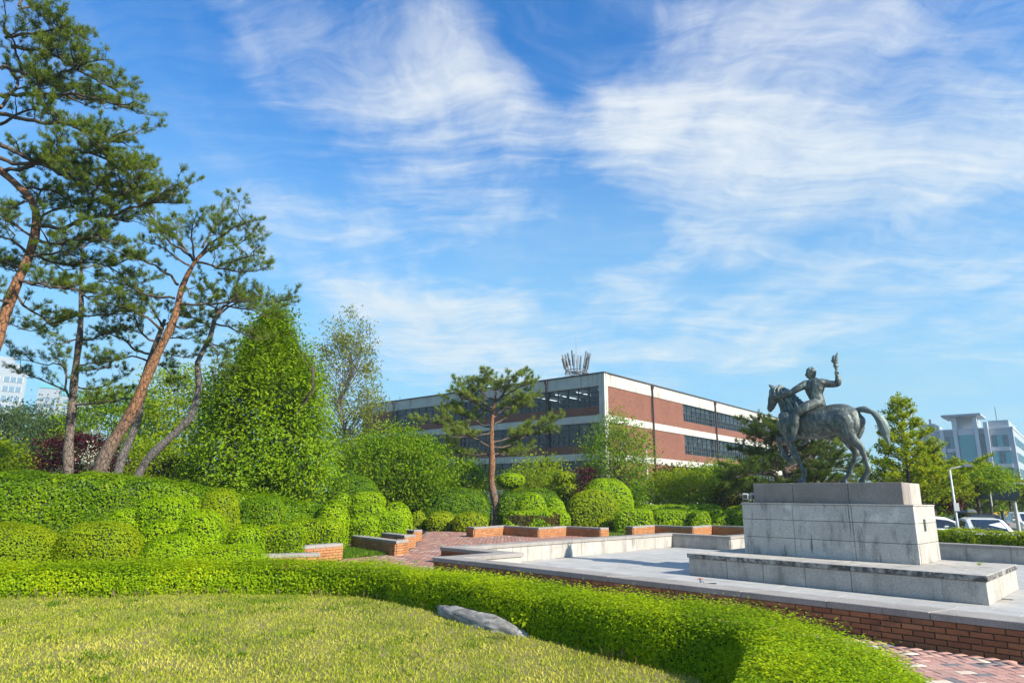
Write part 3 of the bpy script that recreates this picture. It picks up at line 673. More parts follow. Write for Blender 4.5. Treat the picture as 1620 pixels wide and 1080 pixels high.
# ------------------------------------------------------------------ three-storey brick building
def build_hall():
    K = D(955, 590, 60.0); az = radians(41.4)
    rot = pi/2-az
    b = empty('brick_building', (K.x, K.y, 0), rot, 'three storey red brick office building with white bands and ribbon windows', 'building')
    LX, LY = 60.0, 37.0
    zt = K.z; q = lambda py: D(955, py, 60.0).z
    st = []   # storeys from the top: window head, window sill, spandrel foot = band top, band foot
    heads = [(609, 641, 655, 666.5), (666.5, 703, 716, 727), (727, 762, 775, 786)]
    st = [tuple(q(y) for y in h) for h in heads]
    wy0, wy1 = .55, 31.0; wx0, wx1 = 15.6, 56.0
    con, brk = M['facade_concrete'], M['facade_brick']
    def prt(name, mat, boxes, parent=b):
        m = MB()
        for bx in boxes: m.box(*bx)
        return m.build(name, mat, parent)
    T = .35
    # parapet
    prt('parapet', con, [(-.06, .5, st[0][0], T, LY, zt), (.5, -.06, st[0][0], LX, T, zt)])
    prt('roof_edge', M['roof_flashing'], [(-.14, -.14, zt+.004, LX, T, zt+.13), (-.14, T+.002, zt+.004, T, LY, zt+.13)])
    prt('roof_slab', M['far_roof'], [(T+.01, T+.01, zt-.5, LX-.3, LY-.3, zt-.2)])
    for i, (h, s, f, g) in enumerate(st):
        prt('spandrel', brk, [(0, .5, f, T, LY, s)]); prt('spandrel', brk, [(.5, 0, f, LX, T, s)])
        prt('floor_band', con, [(-.07, .5, g, T+.02, LY, f)]); prt('floor_band', con, [(.5, -.07, g, LX, T+.02, f)])
        prt('brick_wall', brk, [(.002, wy1, s, T, LY, h)]); prt('brick_wall', brk, [(.5, .002, s, wx0, T, h)]); prt('brick_wall', brk, [(wx1, .002, s, LX, T, h)])
        # inside: ceiling slab and back wall of the rooms
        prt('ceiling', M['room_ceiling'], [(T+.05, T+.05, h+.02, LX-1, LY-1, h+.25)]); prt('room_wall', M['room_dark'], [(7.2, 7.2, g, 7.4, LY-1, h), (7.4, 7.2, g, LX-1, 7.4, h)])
    prt('base_wall', con, [(-.02, .5, -.2, T, LY, st[2][3]-.002), (.5, -.02, -.2, LX, T, st[2][3]-.002)])
    prt('end_wall', brk, [(LX-.35, T+.02, -.2, LX-.004, LY, st[0][0]-.01), (T+.02, LY-.35, -.2, LX-.36, LY-.004, st[0][0]-.01)])
    prt('room_end', M['room_dark'], [(.42, wy1+.1, 0, 7.1, wy1+.3, st[0][0])])
    # ribbed corner post
    prt('corner_post', con, [(-.10, -.10, -.2, .16, .16, zt), (.20, -.10, -.2, .50, .3, zt), (-.10, .20, -.2, .3, .50, zt), (.05, .05, -.2, .4, .4, zt-.01)])
    # downpipes
    for y in (6.7, 18.6, 30.6):
        m = MB(); m.box(-.24, y-.07, 0, -.10, y+.07, zt); m.box(-.30, y-.14, zt-.35, -.08, y+.14, zt+.002); m.build('downpipe', M['downpipe_paint'], b)
    for x in (8.7, 23.6, 39.0, 54.4):
        m = MB(); m.box(x-.07, -.24, 0, x+.07, -.10, zt); m.box(x-.14, -.30, zt-.35, x+.14, -.08, zt+.002); m.build('downpipe', M['downpipe_paint'], b)
    # windows: one for every bay, four rows of panes
    pane_me = {}
    def window(side, a0, a1, s, h, single, cols=5):
        """side 0: left face (along y), 1: right face (along x)"""
        fr = MB(); n = cols; w = (a1-a0)/n; rows = [s, s+(h-s)*.23, s+(h-s)*.46, s+(h-s)*.73, h]
        def bx(p0, p1, d0, d1, z0, z1): (fr.box(d0, p0, z0, d1, p1, z1) if side == 0 else fr.box(p0, d0, z0, p1, d1, z1))
        for i in range(n+1): bx(a0+i*w-.035-(.0 if i else -.035), a0+i*w+.035-(0 if i < n else .035), .10, .20, s, h)
        for z in rows: bx(a0+.002, a1-.002, .105, .195, max(s, z-.035), min(h, z+.035))
        for i in range(n): bx(a0+(i+.5)*w-.022, a0+(i+.5)*w+.022, .115, .185, s+.01, rows[2])
        wd = fr.build('window', M['window_frame'], b)
        gl = MB()
        for i in range(n):
            for r in range(4):
                p0, p1, z0, z1 = a0+i*w+.03, a0+(i+1)*w-.03, rows[r]+.03, rows[r+1]-.03; tilt = random.uniform(-.006, .006)
                vs = [(.15-tilt, p0, z0), (.15+tilt, p1, z0), (.15+tilt, p1, z1), (.15-tilt, p0, z1)]; fs = [(0, 3, 2, 1)]
                if side: vs = [(v[1], v[0], v[2]) for v in vs]; fs = [(0, 1, 2, 3)]
                if single: MB().add(vs, fs).build('pane', M['window_glass'], wd)
                else: gl.add(vs, fs)
        if not single: tag(gl.build('glazing', M['window_glass'], wd), kind='stuff')
        # blinds and paper behind some of the panes
        cu = MB()
        for i in range(n):
            for r in range(4):
                if random.random() < ((.30 if r < 2 else .10) if side == 0 else (.42 if r < 2 else .62)):
                    p0, p1 = a0+i*w+.05, a0+(i+(1 if r > 1 else random.choice((.5, .5, 1))))*w-.05; d = .32+random.uniform(0, .05)
                    (cu.box(d, p0, rows[r]+.02, d+.02, p1, rows[r+1]) if side == 0 else cu.box(p0, d, rows[r]+.02, p1, d+.02, rows[r+1]))
        if cu.v: cu.build('blind', M['curtain'], wd)
    nb = 5; wl = (wy1-wy0)/nb
    for i, (h, s, f, g) in enumerate(st):
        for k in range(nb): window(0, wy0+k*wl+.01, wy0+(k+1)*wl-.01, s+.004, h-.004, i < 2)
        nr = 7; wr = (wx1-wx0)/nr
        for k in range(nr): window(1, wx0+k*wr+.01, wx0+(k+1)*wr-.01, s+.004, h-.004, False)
    # lit fluorescent tubes on the top ceilings behind the corner bay
    h = st[0][0]
    for j in range(4):
        for i in range(2):
            MB().box(1.0+i*2.4, 1.2+j*2.6, h-.2, 2.8+i*2.4, 1.27+j*2.6, h-.14).build('ceiling_light', M['tube_light'], b)
    # cluster of mobile phone aerials on the roof
    p = D(912, 588, 63.5); a = empty('aerial_cluster', (p.x, p.y, zt+.05), rot, 'ring of pale mobile phone aerials on the building roof corner', 'aerials'); a.scale = (.86, .86, .86)
    m = MB()
    ring = [(1.35*cos(t), 1.35*sin(t), .62) for t in np.linspace(0, 2*pi, 13)]; m.tube(ring, .045, 5, False)
    ring = [(1.15*cos(t), 1.15*sin(t), .95) for t in np.linspace(0, 2*pi, 13)]; m.tube(ring, .05, 5, False)
    for t in np.linspace(0, 2*pi, 7)[:-1]: m.tube([(1.25*cos(t), 1.25*sin(t), -.25), (1.25*cos(t), 1.25*sin(t), .95)], .05, 5); m.tube([(0, 0, .62), (1.3*cos(t), 1.3*sin(t), .62)], .04, 5)
    m.box(-.4, -.35, .6, .4, .35, .9); m.box(.5, -.9, .55, 1.1, -.4, 1.0); m.build('platform', M['galvanised'], a)
    MB().tube([(0, 0, .6), (0, 0, 3.0), (0, 0, 4.9)], [.05, .04, .015], 5).build('whip_aerial', M['galvanised'], a)
    for k in range(24):
        t = 2*pi*k/24+random.uniform(-.08, .08); L = random.uniform(1.2, 2.0); z0 = random.uniform(.75, 1.25); r0, lean = random.uniform(1.0, 1.35), random.uniform(.08, .30)
        A0 = Vector((r0*cos(t), r0*sin(t), z0)); A1 = A0+Vector((cos(t)*lean*L, sin(t)*lean*L, L)); m = MB()
        m.tube([A0-(A1-A0)*.28, A1], .03, 5); ax = Vector((-sin(t), cos(t), 0))*random.uniform(.045, .08); up = (A1-A0)*.28; c = A0+(A1-A0)*.14; dd = Vector((cos(t), sin(t), 0))*.12
        top = A1; vs = [c-ax, c+ax, top+ax, top-ax]; vs = [v+dd*.3 for v in vs]+[v+dd*1.3 for v in vs]
        m.add(vs, [(0, 3, 2, 1), (4, 5, 6, 7), (0, 1, 5, 4), (1, 2, 6, 5), (2, 3, 7, 6), (3, 0, 4, 7)]); m.build('panel_aerial', M[('antenna_white', 'lamp_head', 'galvanised')[k % 3]], a)
build_hall()

# ------------------------------------------------------------------ far buildings
def tower_left():
    q = D(24, 700, 240); top = D(20, 588, 240).z; w = 0.0
    e = empty('white_tower', (q.x, 240, 0), radians(37), 'pale white high rise with ribbon windows at the left edge of the photo', 'building')
    MB().box(-40, 0, 0, w, 14, top).build('wall', M['tower_white'], e)
    MB().box(-20, 4, top, w-2.5, 12, top+3.2).box(-20, 5, top+3.2, w-4.5, 11, top+5.6).build('roof_house', M['tower_white'], e)
    z = 6.0
    while z < top-3:
        for x0 in (-20.4, -13.6, -6.8):
            f = MB().box(x0, -.14, z, x0+5.8, -.02, z+1.9).build('window', M['tower_glass'], e)
            m = MB()
            for k in range(4): m.box(x0+k*1.9-.08, -.24, z, x0+k*1.9+.08, -.145, z+1.9)
            m.build('mullion', M['office_white'], f)
        z += 3.5
def tower_flats():
    p = D(46, 700, 330); q = D(70, 700, 330); top = D(60, 613, 330).z
    e = empty('apartment_block', (p.x, 330, 0), radians(22), 'distant apartment block with teal roof line behind the left pines', 'building')
    w = 9; MB().box(0, 0, 0, w, 26, top).build('wall', M['tower_white'], e); MB().box(w, 4, 0, w+17, 22, top-3).build('wall', M['tower_white'], e)
    MB().box(-.3, -.3, top, w+.3, 26, top+2.2).box(w+.32, 3.7, top-3, w+17, 22, top-.9).build('roof_band', M['tower_teal'], e)
    z = 8
    while z < top-5:
        for x0 in (1, 3.6, 6.2): MB().box(x0, -.12, z, x0+1.8, -.02, z+1.7).build('window', M['tower_glass'], e)
        for x0 in (w+1.5, w+5, w+8.5, w+12): MB().box(x0, 3.88, z, x0+2.0, 3.98, z+1.7).build('window', M['tower_glass'], e)
        z += 3.0
def office_right():
    Y = 165.0; p = D(1462, 790, Y); top = D(1474, 676, Y).z; rz = radians(-41)
    e = empty('glass_office', (p.x, p.y, 0), rz, 'grey office block with teal glass front and white pillars beyond the ginkgo trees', 'building')
    w = 19.5
    def bx(name, mat, *b): m = MB(); [m.box(*k) for k in b]; return m.build(name, M[mat], e)
    bx('wall', 'office_panel', (0, 1.2, 0, w, 46, top-1.2)); bx('roof_edge', 'office_white', (-.15, 1.05, top-1.196, w+.15, 46.1, top-.85))
    bx('left_wing', 'office_panel', (0, .5, 0, w*.255, 1.19, top-1.9)); bx('roof_house', 'office_panel', (w*.03, 3, top-.846, w*.20, 15, top+.9)); bx('roof_house', 'office_panel', (w*.44, 2.5, top-.846, w*.63, 16, top+2.0)); bx('roof_house', 'office_panel', (w*.77, 2, top-.846, w*.97, 22, top+.8))
    bx('roof_canopy', 'office_panel', (w*.31, -1.0, top+2.02, w*.72, 10, top+2.5))
    for x, hh in ((.262, -1.0), (.405, 2.0), (.625, 2.0), (.725, .4)): bx('pillar', 'office_white', (w*x, .1, 0, w*x+.8, 1.19, top+hh))
    bx('curtain_wall', 'office_glass', (w*.452, .75, 0, w*.618, 1.19, top-2.4)); bx('curtain_wall', 'office_glass_dark', (w*.672, .8, 0, w*.718, 1.19, top-2.4)); bx('curtain_wall', 'office_white', (w*.452, .7, top-2.396, w*.618, 1.19, top-1.25))
    z = top-5.4; k = 0
    while z > 2:
        for x0, x1, n in ((.31, .40, 2), (.775, .95, 3)):
            for i in range(n):
                a = w*(x0+(x1-x0)*i/n)+.12; c = w*(x0+(x1-x0)*(i+1)/n)-.12; bx('window', 'office_glass' if (k+i) % 2 else 'office_glass_dark', (a, 1.0, z, c, 1.19, z+2.7))
            bx('sill_band', 'office_white', (w*x0, .8, z-1.0, w*x1, 1.18, z-.1))
        z -= 3.9; k += 1
    for z0 in (top-5, top-9, top-13): bx('window', 'office_glass_dark', (w*.09, .40, z0, w*.17, .49, z0+1.3))
    for fl in range(int((top-4)/3.7)):
        for j in range(9): bx('side_window', 'office_glass_dark', (w+.01, 4+j*4.4, top-5-fl*3.7, w+.12, 6.4+j*4.4, top-3-fl*3.7))
    bx('roof_mast', 'galvanised', (w*.84, 6, top+.8, w*.84+.15, 6.15, top+4.5)); bx('roof_mast', 'galvanised', (w*.12, 6, top+.9, w*.12+.5, 6.5, top+2.4))
def shop_row():
    for i, (px0, px1, py, Y, mat, lab) in enumerate(((1583, 1596, 716, 215, 'tower_teal', 'white and teal building end beyond the glass office'), (1592, 1606, 722, 240, 'shop_red', 'dark red building end down the road, tallest of the far ones'),
                                                     (1601, 1612, 735, 270, 'office_panel', 'small pale building end farthest down the road'))):
        p, q = D(px0, 790, Y), D(px1, 790, Y); top = D(px0, py, Y).z; e = empty('roadside_building', (p.x, Y, 0), radians(8), lab, 'building'); w = q.x-p.x
        MB().box(0, 0, 0, w, 18, top).build('wall', M['office_white' if i == 0 else mat], e); z = 4.0
        while z < top-3:
            MB().box(.5, -.12, z, w-.5, -.02, z+1.5).build('window', M['tower_teal' if i == 0 else 'office_glass_dark'], e); z += 3.6
tower_left(); tower_flats(); office_right(); shop_row()
def pavilion():
    for (px0, px1, py, Y, lab) in ((150, 178, 632, 95, 'low white flat roof showing between maples and leaning pine'),):
        p, q = D(px0, 690, Y), D(px1, 690, Y); z = D(px0, py+35, Y).z; e = empty('low_building', (p.x, Y, 0), 0, lab, 'building')
        MB().box(0, 0, 0, q.x-p.x+6, 8, z-.8).build('wall', M['office_white'], e); MB().box(-.4, -.5, z-.8, q.x-p.x+6.4, 8.4, z).build('roof', M['tower_white'], e)
        MB().box(1, -.1, 1, 3, -.01, z-1.6).build('window', M['tower_glass'], e)
# ------------------------------------------------------------------ bronze horseman
def sweep(mb, pts, ra, rb, seg=12, yref=(0, 1, 0)):
    """closed organic limb: ra in the plane of the horse, rb across it"""
    P = [Vector(p) for p in pts]; n = len(P); ra = list(ra); rb = list(rb); Yv = Vector(yref)
    rings = []
    def ring(c, t, a, b):
        nn = Yv.cross(t)
        nn = nn.normalized() if nn.length > 1e-4 else Vector((1, 0, 0))
        bb = t.cross(nn).normalized(); rings.append([c+nn*(a*cos(2*pi*j/seg))+bb*(b*sin(2*pi*j/seg)) for j in range(seg)])
    def tan(i): return (P[min(i+1, n-1)]-P[max(i-1, 0)]).normalized()
    t0, t1 = (P[1]-P[0]).normalized(), (P[-1]-P[-2]).normalized()
    for k in (.15, .5, .82): m = min(ra[0], rb[0]); ring(P[0]-t0*m*math.sqrt(1-k*k)*.9, t0, ra[0]*k, rb[0]*k)
    # finer interpolation
    for i in range(n-1):
        for s in range(4):
            u = s/4; p0, p1, p2, p3 = P[max(i-1, 0)], P[i], P[i+1], P[min(i+2, n-1)]
            c = .5*((2*p1)+(p2-p0)*u+(2*p0-5*p1+4*p2-p3)*u*u+(3*p1-p0-3*p2+p3)*u**3); v = tan(i).lerp(tan(i+1), u); e = u*u*(3-2*u)
            ring(c, v.normalized(), ra[i]+(ra[i+1]-ra[i])*e, rb[i]+(rb[i+1]-rb[i])*e)
    ring(P[-1], t1, ra[-1], rb[-1])
    for k in (.82, .5, .15): m = min(ra[-1], rb[-1]); ring(P[-1]+t1*m*math.sqrt(1-k*k)*.9, t1, ra[-1]*k, rb[-1]*k)
    R = len(rings); vs = [v for r in rings for v in r]
    fs = [(i*seg+j, i*seg+(j+1) % seg, (i+1)*seg+(j+1) % seg, (i+1)*seg+j) for i in range(R-1) for j in range(seg)]
    fs += [tuple(range(seg))[::-1], tuple(range((R-1)*seg, R*seg))]; mb.add(vs, fs)
def fuse(mb, name, mat, parent, voxel, smooth=6):
    o = mb.build(name, mat); md = o.modifiers.new('r', 'REMESH'); md.mode = 'VOXEL'; md.voxel_size = voxel; md.use_smooth_shade = True
    sm = o.modifiers.new('s', 'SMOOTH'); sm.factor = .5; sm.iterations = smooth
    dg = bpy.context.evaluated_depsgraph_get(); me = bpy.data.meshes.new_from_object(o.evaluated_get(dg)); bpy.data.objects.remove(o)
    me.name = name; return link(bpy.data.objects.new(name, me), parent)
def build_statue():
    pc = LB(3.2, 2.24); ang = math.atan2(-E1[1], -E1[0]); S = .985
    st = empty('horseman_statue', (pc.x, pc.y, 2.02), ang, 'weathered green bronze statue of a naked rider raising a torch on a walking horse', 'statue')
    st.scale = (S, S, S); br = M['bronze']
    L = lambda pts, y: [(p[0], (p[2] if len(p) > 2 else y), p[1]) for p in pts]
    h = MB()
    # trunk from breast to rump
    sweep(h, L([(1.06, 1.47), (.92, 1.48), (.72, 1.52), (.45, 1.51), (.10, 1.47), (-.20, 1.49), (-.45, 1.52), (-.64, 1.48), (-.74, 1.42)], 0), [.19, .33, .41, .43, .40, .37, .36, .29, .20], [.16, .25, .30, .34, .37, .36, .35, .28, .18])
    # withers and croup ridge
    sweep(h, L([(.62, 1.86), (.40, 1.88), (.10, 1.80), (-.25, 1.83), (-.5, 1.78), (-.72, 1.66)], 0), [.10, .07, .06, .07, .09, .08], [.10, .09, .12, .16, .16, .08])
    # neck and head
    sweep(h, L([(.66, 1.62), (.79, 1.88), (.91, 2.08), (1.01, 2.26), (1.10, 2.38)], 0), [.40, .33, .245, .175, .125], [.23, .19, .15, .12, .10])
    sweep(h, L([(1.11, 2.39), (1.20, 2.33), (1.275, 2.18), (1.335, 2.02), (1.365, 1.92), (1.365, 1.89)], 0), [.12, .140, .118, .085, .078, .06], [.10, .120, .105, .082, .080, .065])
    sweep(h, L([(1.17, 2.18), (1.24, 2.07), (1.30, 1.93)], 0), [.095, .070, .045], [.105, .07, .05])            # jaw
    for s in (-1, 1):
        sweep(h, [(1.30, s*.085, 2.26), (1.27, s*.095, 2.29)], [.03, .03], [.02, .02], 8)                       # brow
        sweep(h, [(1.40, s*.055, 1.955), (1.385, s*.06, 1.93)], [.022, .022], [.018, .018], 8)                   # nostril
        sweep(h, [(1.22, s*.065, 2.43), (1.27, s*.07, 2.50), (1.325, s*.065, 2.565)], [.045, .04, .012], [.03, .025, .008], 8)   # ears
        sweep(h, [(.92, s*.19, 1.72), (.86, s*.24, 1.50), (.84, s*.21, 1.22)], [.17, .17, .12], [.10, .11, .09])  # shoulder
        sweep(h, [(1.00, s*.13, 1.50), (.99, s*.14, 1.28)], [.12, .10], [.11, .10])                              # breast
        sweep(h, [(-.28, s*.20, 1.58), (-.45, s*.22, 1.45), (-.52, s*.21, 1.22)], [.20, .27, .22], [.13, .16, .13])  # haunch
        sweep(h, [(-.66, s*.12, 1.55), (-.70, s*.14, 1.32), (-.62, s*.16, 1.12)], [.13, .14, .12], [.10, .12, .10])  # buttock
    sweep(h, L([(-.20, 1.17), (-.05, 1.10), (.05, 1.10)], 0), [.07, .06, .04], [.06, .055, .04])                # sheath
    # legs: elbow .. hoof
    y = .19; sweep(h, L([(.86, 1.26), (.83, 1.02), (.765, .80), (.709, .635), (.655, .50), (.585, .36), (.548, .275), (.575, .165), (.605, .085)], y), [.130, .105, .084, .076, .056, .052, .062, .052, .070], [.10, .084, .068, .066, .046, .043, .054, .048, .062])
    y = -.19; sweep(h, L([(.93, 1.27), (1.06, 1.16), (1.18, 1.125), (1.285, 1.09), (1.27, .95), (1.235, .80), (1.20, .715), (1.135, .655), (1.075, .615)], y), [.130, .102, .084, .078, .057, .052, .060, .052, .060], [.10, .082, .068, .066, .046, .043, .052, .047, .056])
    y = .21; sweep(h, L([(-.50, 1.34), (-.56, 1.14), (-.67, .98), (-.80, .835), (-.85, .70), (-.895, .48), (-.925, .31), (-.87, .19), (-.81, .10)], y), [.26, .19, .125, .090, .068, .056, .066, .054, .074], [.16, .125, .090, .066, .052, .046, .056, .050, .064])
    y = -.20; sweep(h, L([(-.42, 1.34), (-.39, 1.12), (-.46, .93), (-.55, .74), (-.52, .60), (-.43, .41), (-.365, .26), (-.30, .16), (-.25, .09)], y), [.26, .18, .122, .088, .066, .055, .064, .053, .070], [.16, .12, .088, .066, .052, .046, .055, .049, .062])
    # hooves: flat-footed
    for (x, yy, z, tilt) in ((.625, .19, .0, 0), (-.785, .21, 0, 0), (-.225, -.20, 0, 0)):
        m = [(-.085, 0), (.105, 0), (.070, .10), (-.055, .10)]
        for k in range(1): h.add([(x+a, yy+s*(.078-.02*(zz > 0)), z+zz-.004) for s in (-1, 1) for a, zz in m], [(0, 1, 2, 3), (7, 6, 5, 4), (0, 4, 5, 1), (1, 5, 6, 2), (2, 6, 7, 3), (3, 7, 4, 0)])
    sweep(h, L([(1.07, .625), (1.03, .575), (.995, .545)], -.19), [.066, .075, .06], [.060, .066, .055])
    horse = fuse(h, 'horse', br, st, .015, 3)
    # mane in locks
    m = MB()
    for i in range(26):
        u = i/25; c = Vector((1.20, 0, 2.46)).lerp(Vector((1.05, 0, 2.51)), min(1, u*4)) if u < .25 else Vector((1.05, 0, 2.51)).lerp(Vector((.52, 0, 2.02)), (u-.25)/.75)
        c.z += .045*sin(pi*max(0, (u-.25)/.75)); Ln = .30+.08*sin(i*2.3); off = .05*sin(i*1.7)
        sweep(m, [(c.x, .02, c.z), (c.x+.03+off*.3, .135+.025*sin(i*2.7), c.z-Ln*.35), (c.x+.01+off, .185+.03*(u), c.z-Ln*.75), (c.x-.04+off, .190+.03*u, c.z-Ln)], [.026, .028, .022, .006], [.022, .022, .018, .005], 7)
        if i % 2: sweep(m, [(c.x, -.02, c.z), (c.x+.02, -.11, c.z-Ln*.35), (c.x, -.16, c.z-Ln*.8)], [.035, .033, .01], [.03, .027, .01], 7)
    for k in range(3): sweep(m, [(1.20, .03*(k-1), 2.47), (1.30, .04*(k-1), 2.40), (1.335, .05*(k-1), 2.28)], [.03, .028, .008], [.025, .022, .006], 7)
    m.build('mane', br, horse, smooth=True)
    # tail in strands
    t = MB()
    for i in range(15):
        a = 2*pi*i/15; r = .055+.02*sin(i*3.1); tw = .8
        base = [(-.70, 1.70, .3), (-.83, 1.715, .55), (-.97, 1.69, .85), (-1.14, 1.60, 1.15), (-1.255, 1.42, 1.25), (-1.30, 1.22, 1.1), (-1.32, 1.05, .75), (-1.355, .88-.05*sin(i*2.), .22)]
        pts = []
        for j, (x, z, k) in enumerate(base):
            aa = a+tw*j*.35; nx, nz = (.5, .87) if j < 3 else ((.9, .45) if j < 5 else (1, .1)); rr = r*k*1.25
            pts.append((x+nx*rr*cos(aa), rr*.9*sin(aa), z+nz*rr*cos(aa)))
        sweep(t, pts, [.025, .034, .038, .042, .040, .036, .026, .006], [.024, .032, .036, .040, .038, .034, .024, .006], 7)
    t.build('tail', br, horse, smooth=True)
    # rider: turned to his right, back to the viewer
    r = MB()
    sweep(r, [(.10, .0, 1.93), (.11, .0, 2.00), (.165, .01, 2.13), (.178, .0, 2.29), (.178, 0, 2.41), (.195, 0, 2.50)], [.125, .150, .175, .232, .268, .16], [.150, .150, .145, .168, .168, .12], 16)
    sweep(r, [(.365, .02, 2.45), (.18, .03, 2.495), (-.015, .01, 2.45)], [.095, .085, .095], [.11, .10, .11])     # shoulders
    for s in (-1, 1): sweep(r, [(.18+s*.10, .07, 2.40), (.17+s*.10, .085, 2.30), (.17+s*.075, .07, 2.20)], [.085, .085, .06], [.055, .055, .04])   # shoulder blades
    for s in (-1, 1): sweep(r, [(.115+s*.06, .09, 1.99), (.11+s*.065, .08, 1.92)], [.075, .075], [.085, .085])       # seat
    sweep(r, [(.195, .0, 2.50), (.215, -.005, 2.60), (.225, -.01, 2.66)], [.085, .072, .072], [.080, .070, .070])  # neck
    sweep(r, [(.215, 0, 2.665), (.230, 0, 2.72), (.235, 0, 2.775)], [.105, .132, .118], [.085, .106, .098], 14)    # skull
    sweep(r, [(.285, 0, 2.685), (.295, 0, 2.64), (.285, 0, 2.615)], [.065, .058, .035], [.062, .052, .035])        # face, jaw
    sweep(r, [(.345, 0, 2.735), (.372, 0, 2.690), (.350, 0, 2.680)], [.020, .020, .018], [.016, .018, .016], 8)    # nose
    sweep(r, [(.335, 0, 2.655), (.340, 0, 2.635)], [.018, .018], [.030, .028], 8); sweep(r, [(.325, -.04, 2.742), (.325, .04, 2.742)], [.022, .022], [.020, .020], 8)   # lips, brow
    for s in (-1, 1): sweep(r, [(.205, s*.095, 2.72), (.205, s*.10, 2.68)], [.026, .020], [.014, .012], 8)         # ears
    for i in range(34):                                                                                           # curls of hair
        a, b_ = random.uniform(0, 2*pi), random.uniform(.1, 1.5); v = Vector((cos(a)*cos(b_)*.122, sin(a)*cos(b_)*.10, sin(b_)*.125))
        if v.x > .085 and v.z < .085: continue
        c = Vector((.225, 0, 2.735))+v; sweep(r, [c, c*1.0+Vector((.012, .0, .012))], [.026, .022], [.026, .022], 7)
    # legs
    for s in (-1, 1):
        sweep(r, [(.13, s*.13, 1.93), (.28, s*.30, 1.86), (.43, s*.385, 1.76), (.53, s*.405, 1.675), (.560, s*.425, 1.55), (.575, s*.425, 1.42), (.612, s*.405, 1.24), (.630, s*.395, 1.13), (.632, s*.395, 1.085)],
              [.130, .135, .120, .102, .096, .104, .074, .058, .054], [.145, .125, .108, .094, .088, .094, .068, .054, .052])
        sweep(r, [(.60, s*.395, 1.065), (.70, s*.405, 1.045), (.79, s*.415, 1.005), (.855, s*.42, .985)], [.045, .050, .036, .020], [.042, .050, .052, .042])
        for k in range(5): sweep(r, [(.81, s*(.415+.018*(k-2)), 1.0), (.868-.006*k, s*(.42+.020*(k-2)), .978)], [.014, .011], [.012, .010], 6)
    # left arm along the horse's neck, open hand
    sweep(r, [(.36, .04, 2.455), (.44, .10, 2.41), (.58, .17, 2.325), (.715, .21, 2.245), (.83, .225, 2.222), (.95, .23, 2.200), (1.055, .235, 2.182)], [.110, .100, .088, .072, .076, .060, .044], [.105, .096, .084, .070, .072, .056, .040])
    sweep(r, [(1.04, .235, 2.184), (1.10, .236, 2.180), (1.155, .236, 2.182)], [.034, .046, .042], [.026, .024, .020])
    for k, (ln, dz) in enumerate(((.095, .040), (.112, .020), (.106, 0), (.085, -.020))):
        sweep(r, [(1.15, .236, 2.184+dz*.8), (1.15+ln*.5, .240, 2.190+dz*1.15), (1.15+ln, .232, 2.196+dz*1.35)], [.0145, .0135, .0105], [.0145, .0135, .0105], 7)
    sweep(r, [(1.075, .240, 2.205), (1.115, .247, 2.248), (1.15, .245, 2.272)], [.017, .016, .012], [.017, .015, .011], 7)
    # right arm raised behind, fist on the torch
    sweep(r, [(.00, .0, 2.455), (-.08, -.04, 2.435), (-.22, -.07, 2.405), (-.355, -.085, 2.405), (-.372, -.085, 2.48), (-.368, -.08, 2.555), (-.365, -.075, 2.61)], [.112, .104, .088, .076, .076, .060, .044], [.106, .098, .084, .072, .072, .056, .042])
    tx, ty = -.362, -.060
    sweep(r, [(tx-.005, -.075, 2.60), (tx-.006, -.085, 2.65), (tx-.004, -.085, 2.69)], [.040, .046, .036], [.026, .026, .024])
    for k in range(4):
        z = 2.625+.021*k; a0 = 2.9; pts = [(tx+.038*cos(a), ty+.036*sin(a), z+.002*i) for i, a in enumerate((-2.4, -1.4, -.3, .7, 1.6))]; sweep(r, pts, [.0135]*4+[.010], [.0135]*4+[.010], 7, (0, 0, 1))
    sweep(r, [(tx-.02, -.08, 2.63), (tx-.045, ty, 2.665), (tx-.03, ty+.034, 2.695)], [.016, .015, .011], [.016, .015, .011], 7)
    fuse(r, 'rider', br, st, .0115, 2)
    m = MB(); m.lathe([(.012, 2.47), (.022, 2.475), (.024, 2.62), (.028, 2.74), (.040, 2.80), (.060, 2.83), (.062, 2.86), (.052, 2.868), (.054, 2.91), (.062, 2.93), (.060, 2.945), (.03, 2.95)], 16, (tx, ty, 0))
    tor = m.build('torch', br, st, smooth=True)
    f = MB()
    sweep(f, [(tx, ty, 2.94), (tx+.03, ty, 2.97), (tx-.01, ty, 3.01), (tx-.06, ty, 3.03)], [.05, .075, .06, .02], [.05, .07, .055, .02], 10)
    for (dx, dy, a, hh) in ((-.05, .01, .6, .20), (.02, .02, 2.0, .13), (.05, -.02, 3.4, .10), (-.01, -.03, 5.0, .15)):
        sweep(f, [(tx+dx*.6, ty+dy, 2.97), (tx+dx+.02*cos(a), ty+dy+.02*sin(a), 2.99+hh*.35), (tx+dx-.022*cos(a), ty+dy, 2.99+hh*.7), (tx+dx*1.3, ty+dy, 2.99+hh)], [.038, .034, .020, .005], [.036, .03, .018, .005], 8)
    f.build('flame', br, tor, smooth=True)
build_statue()
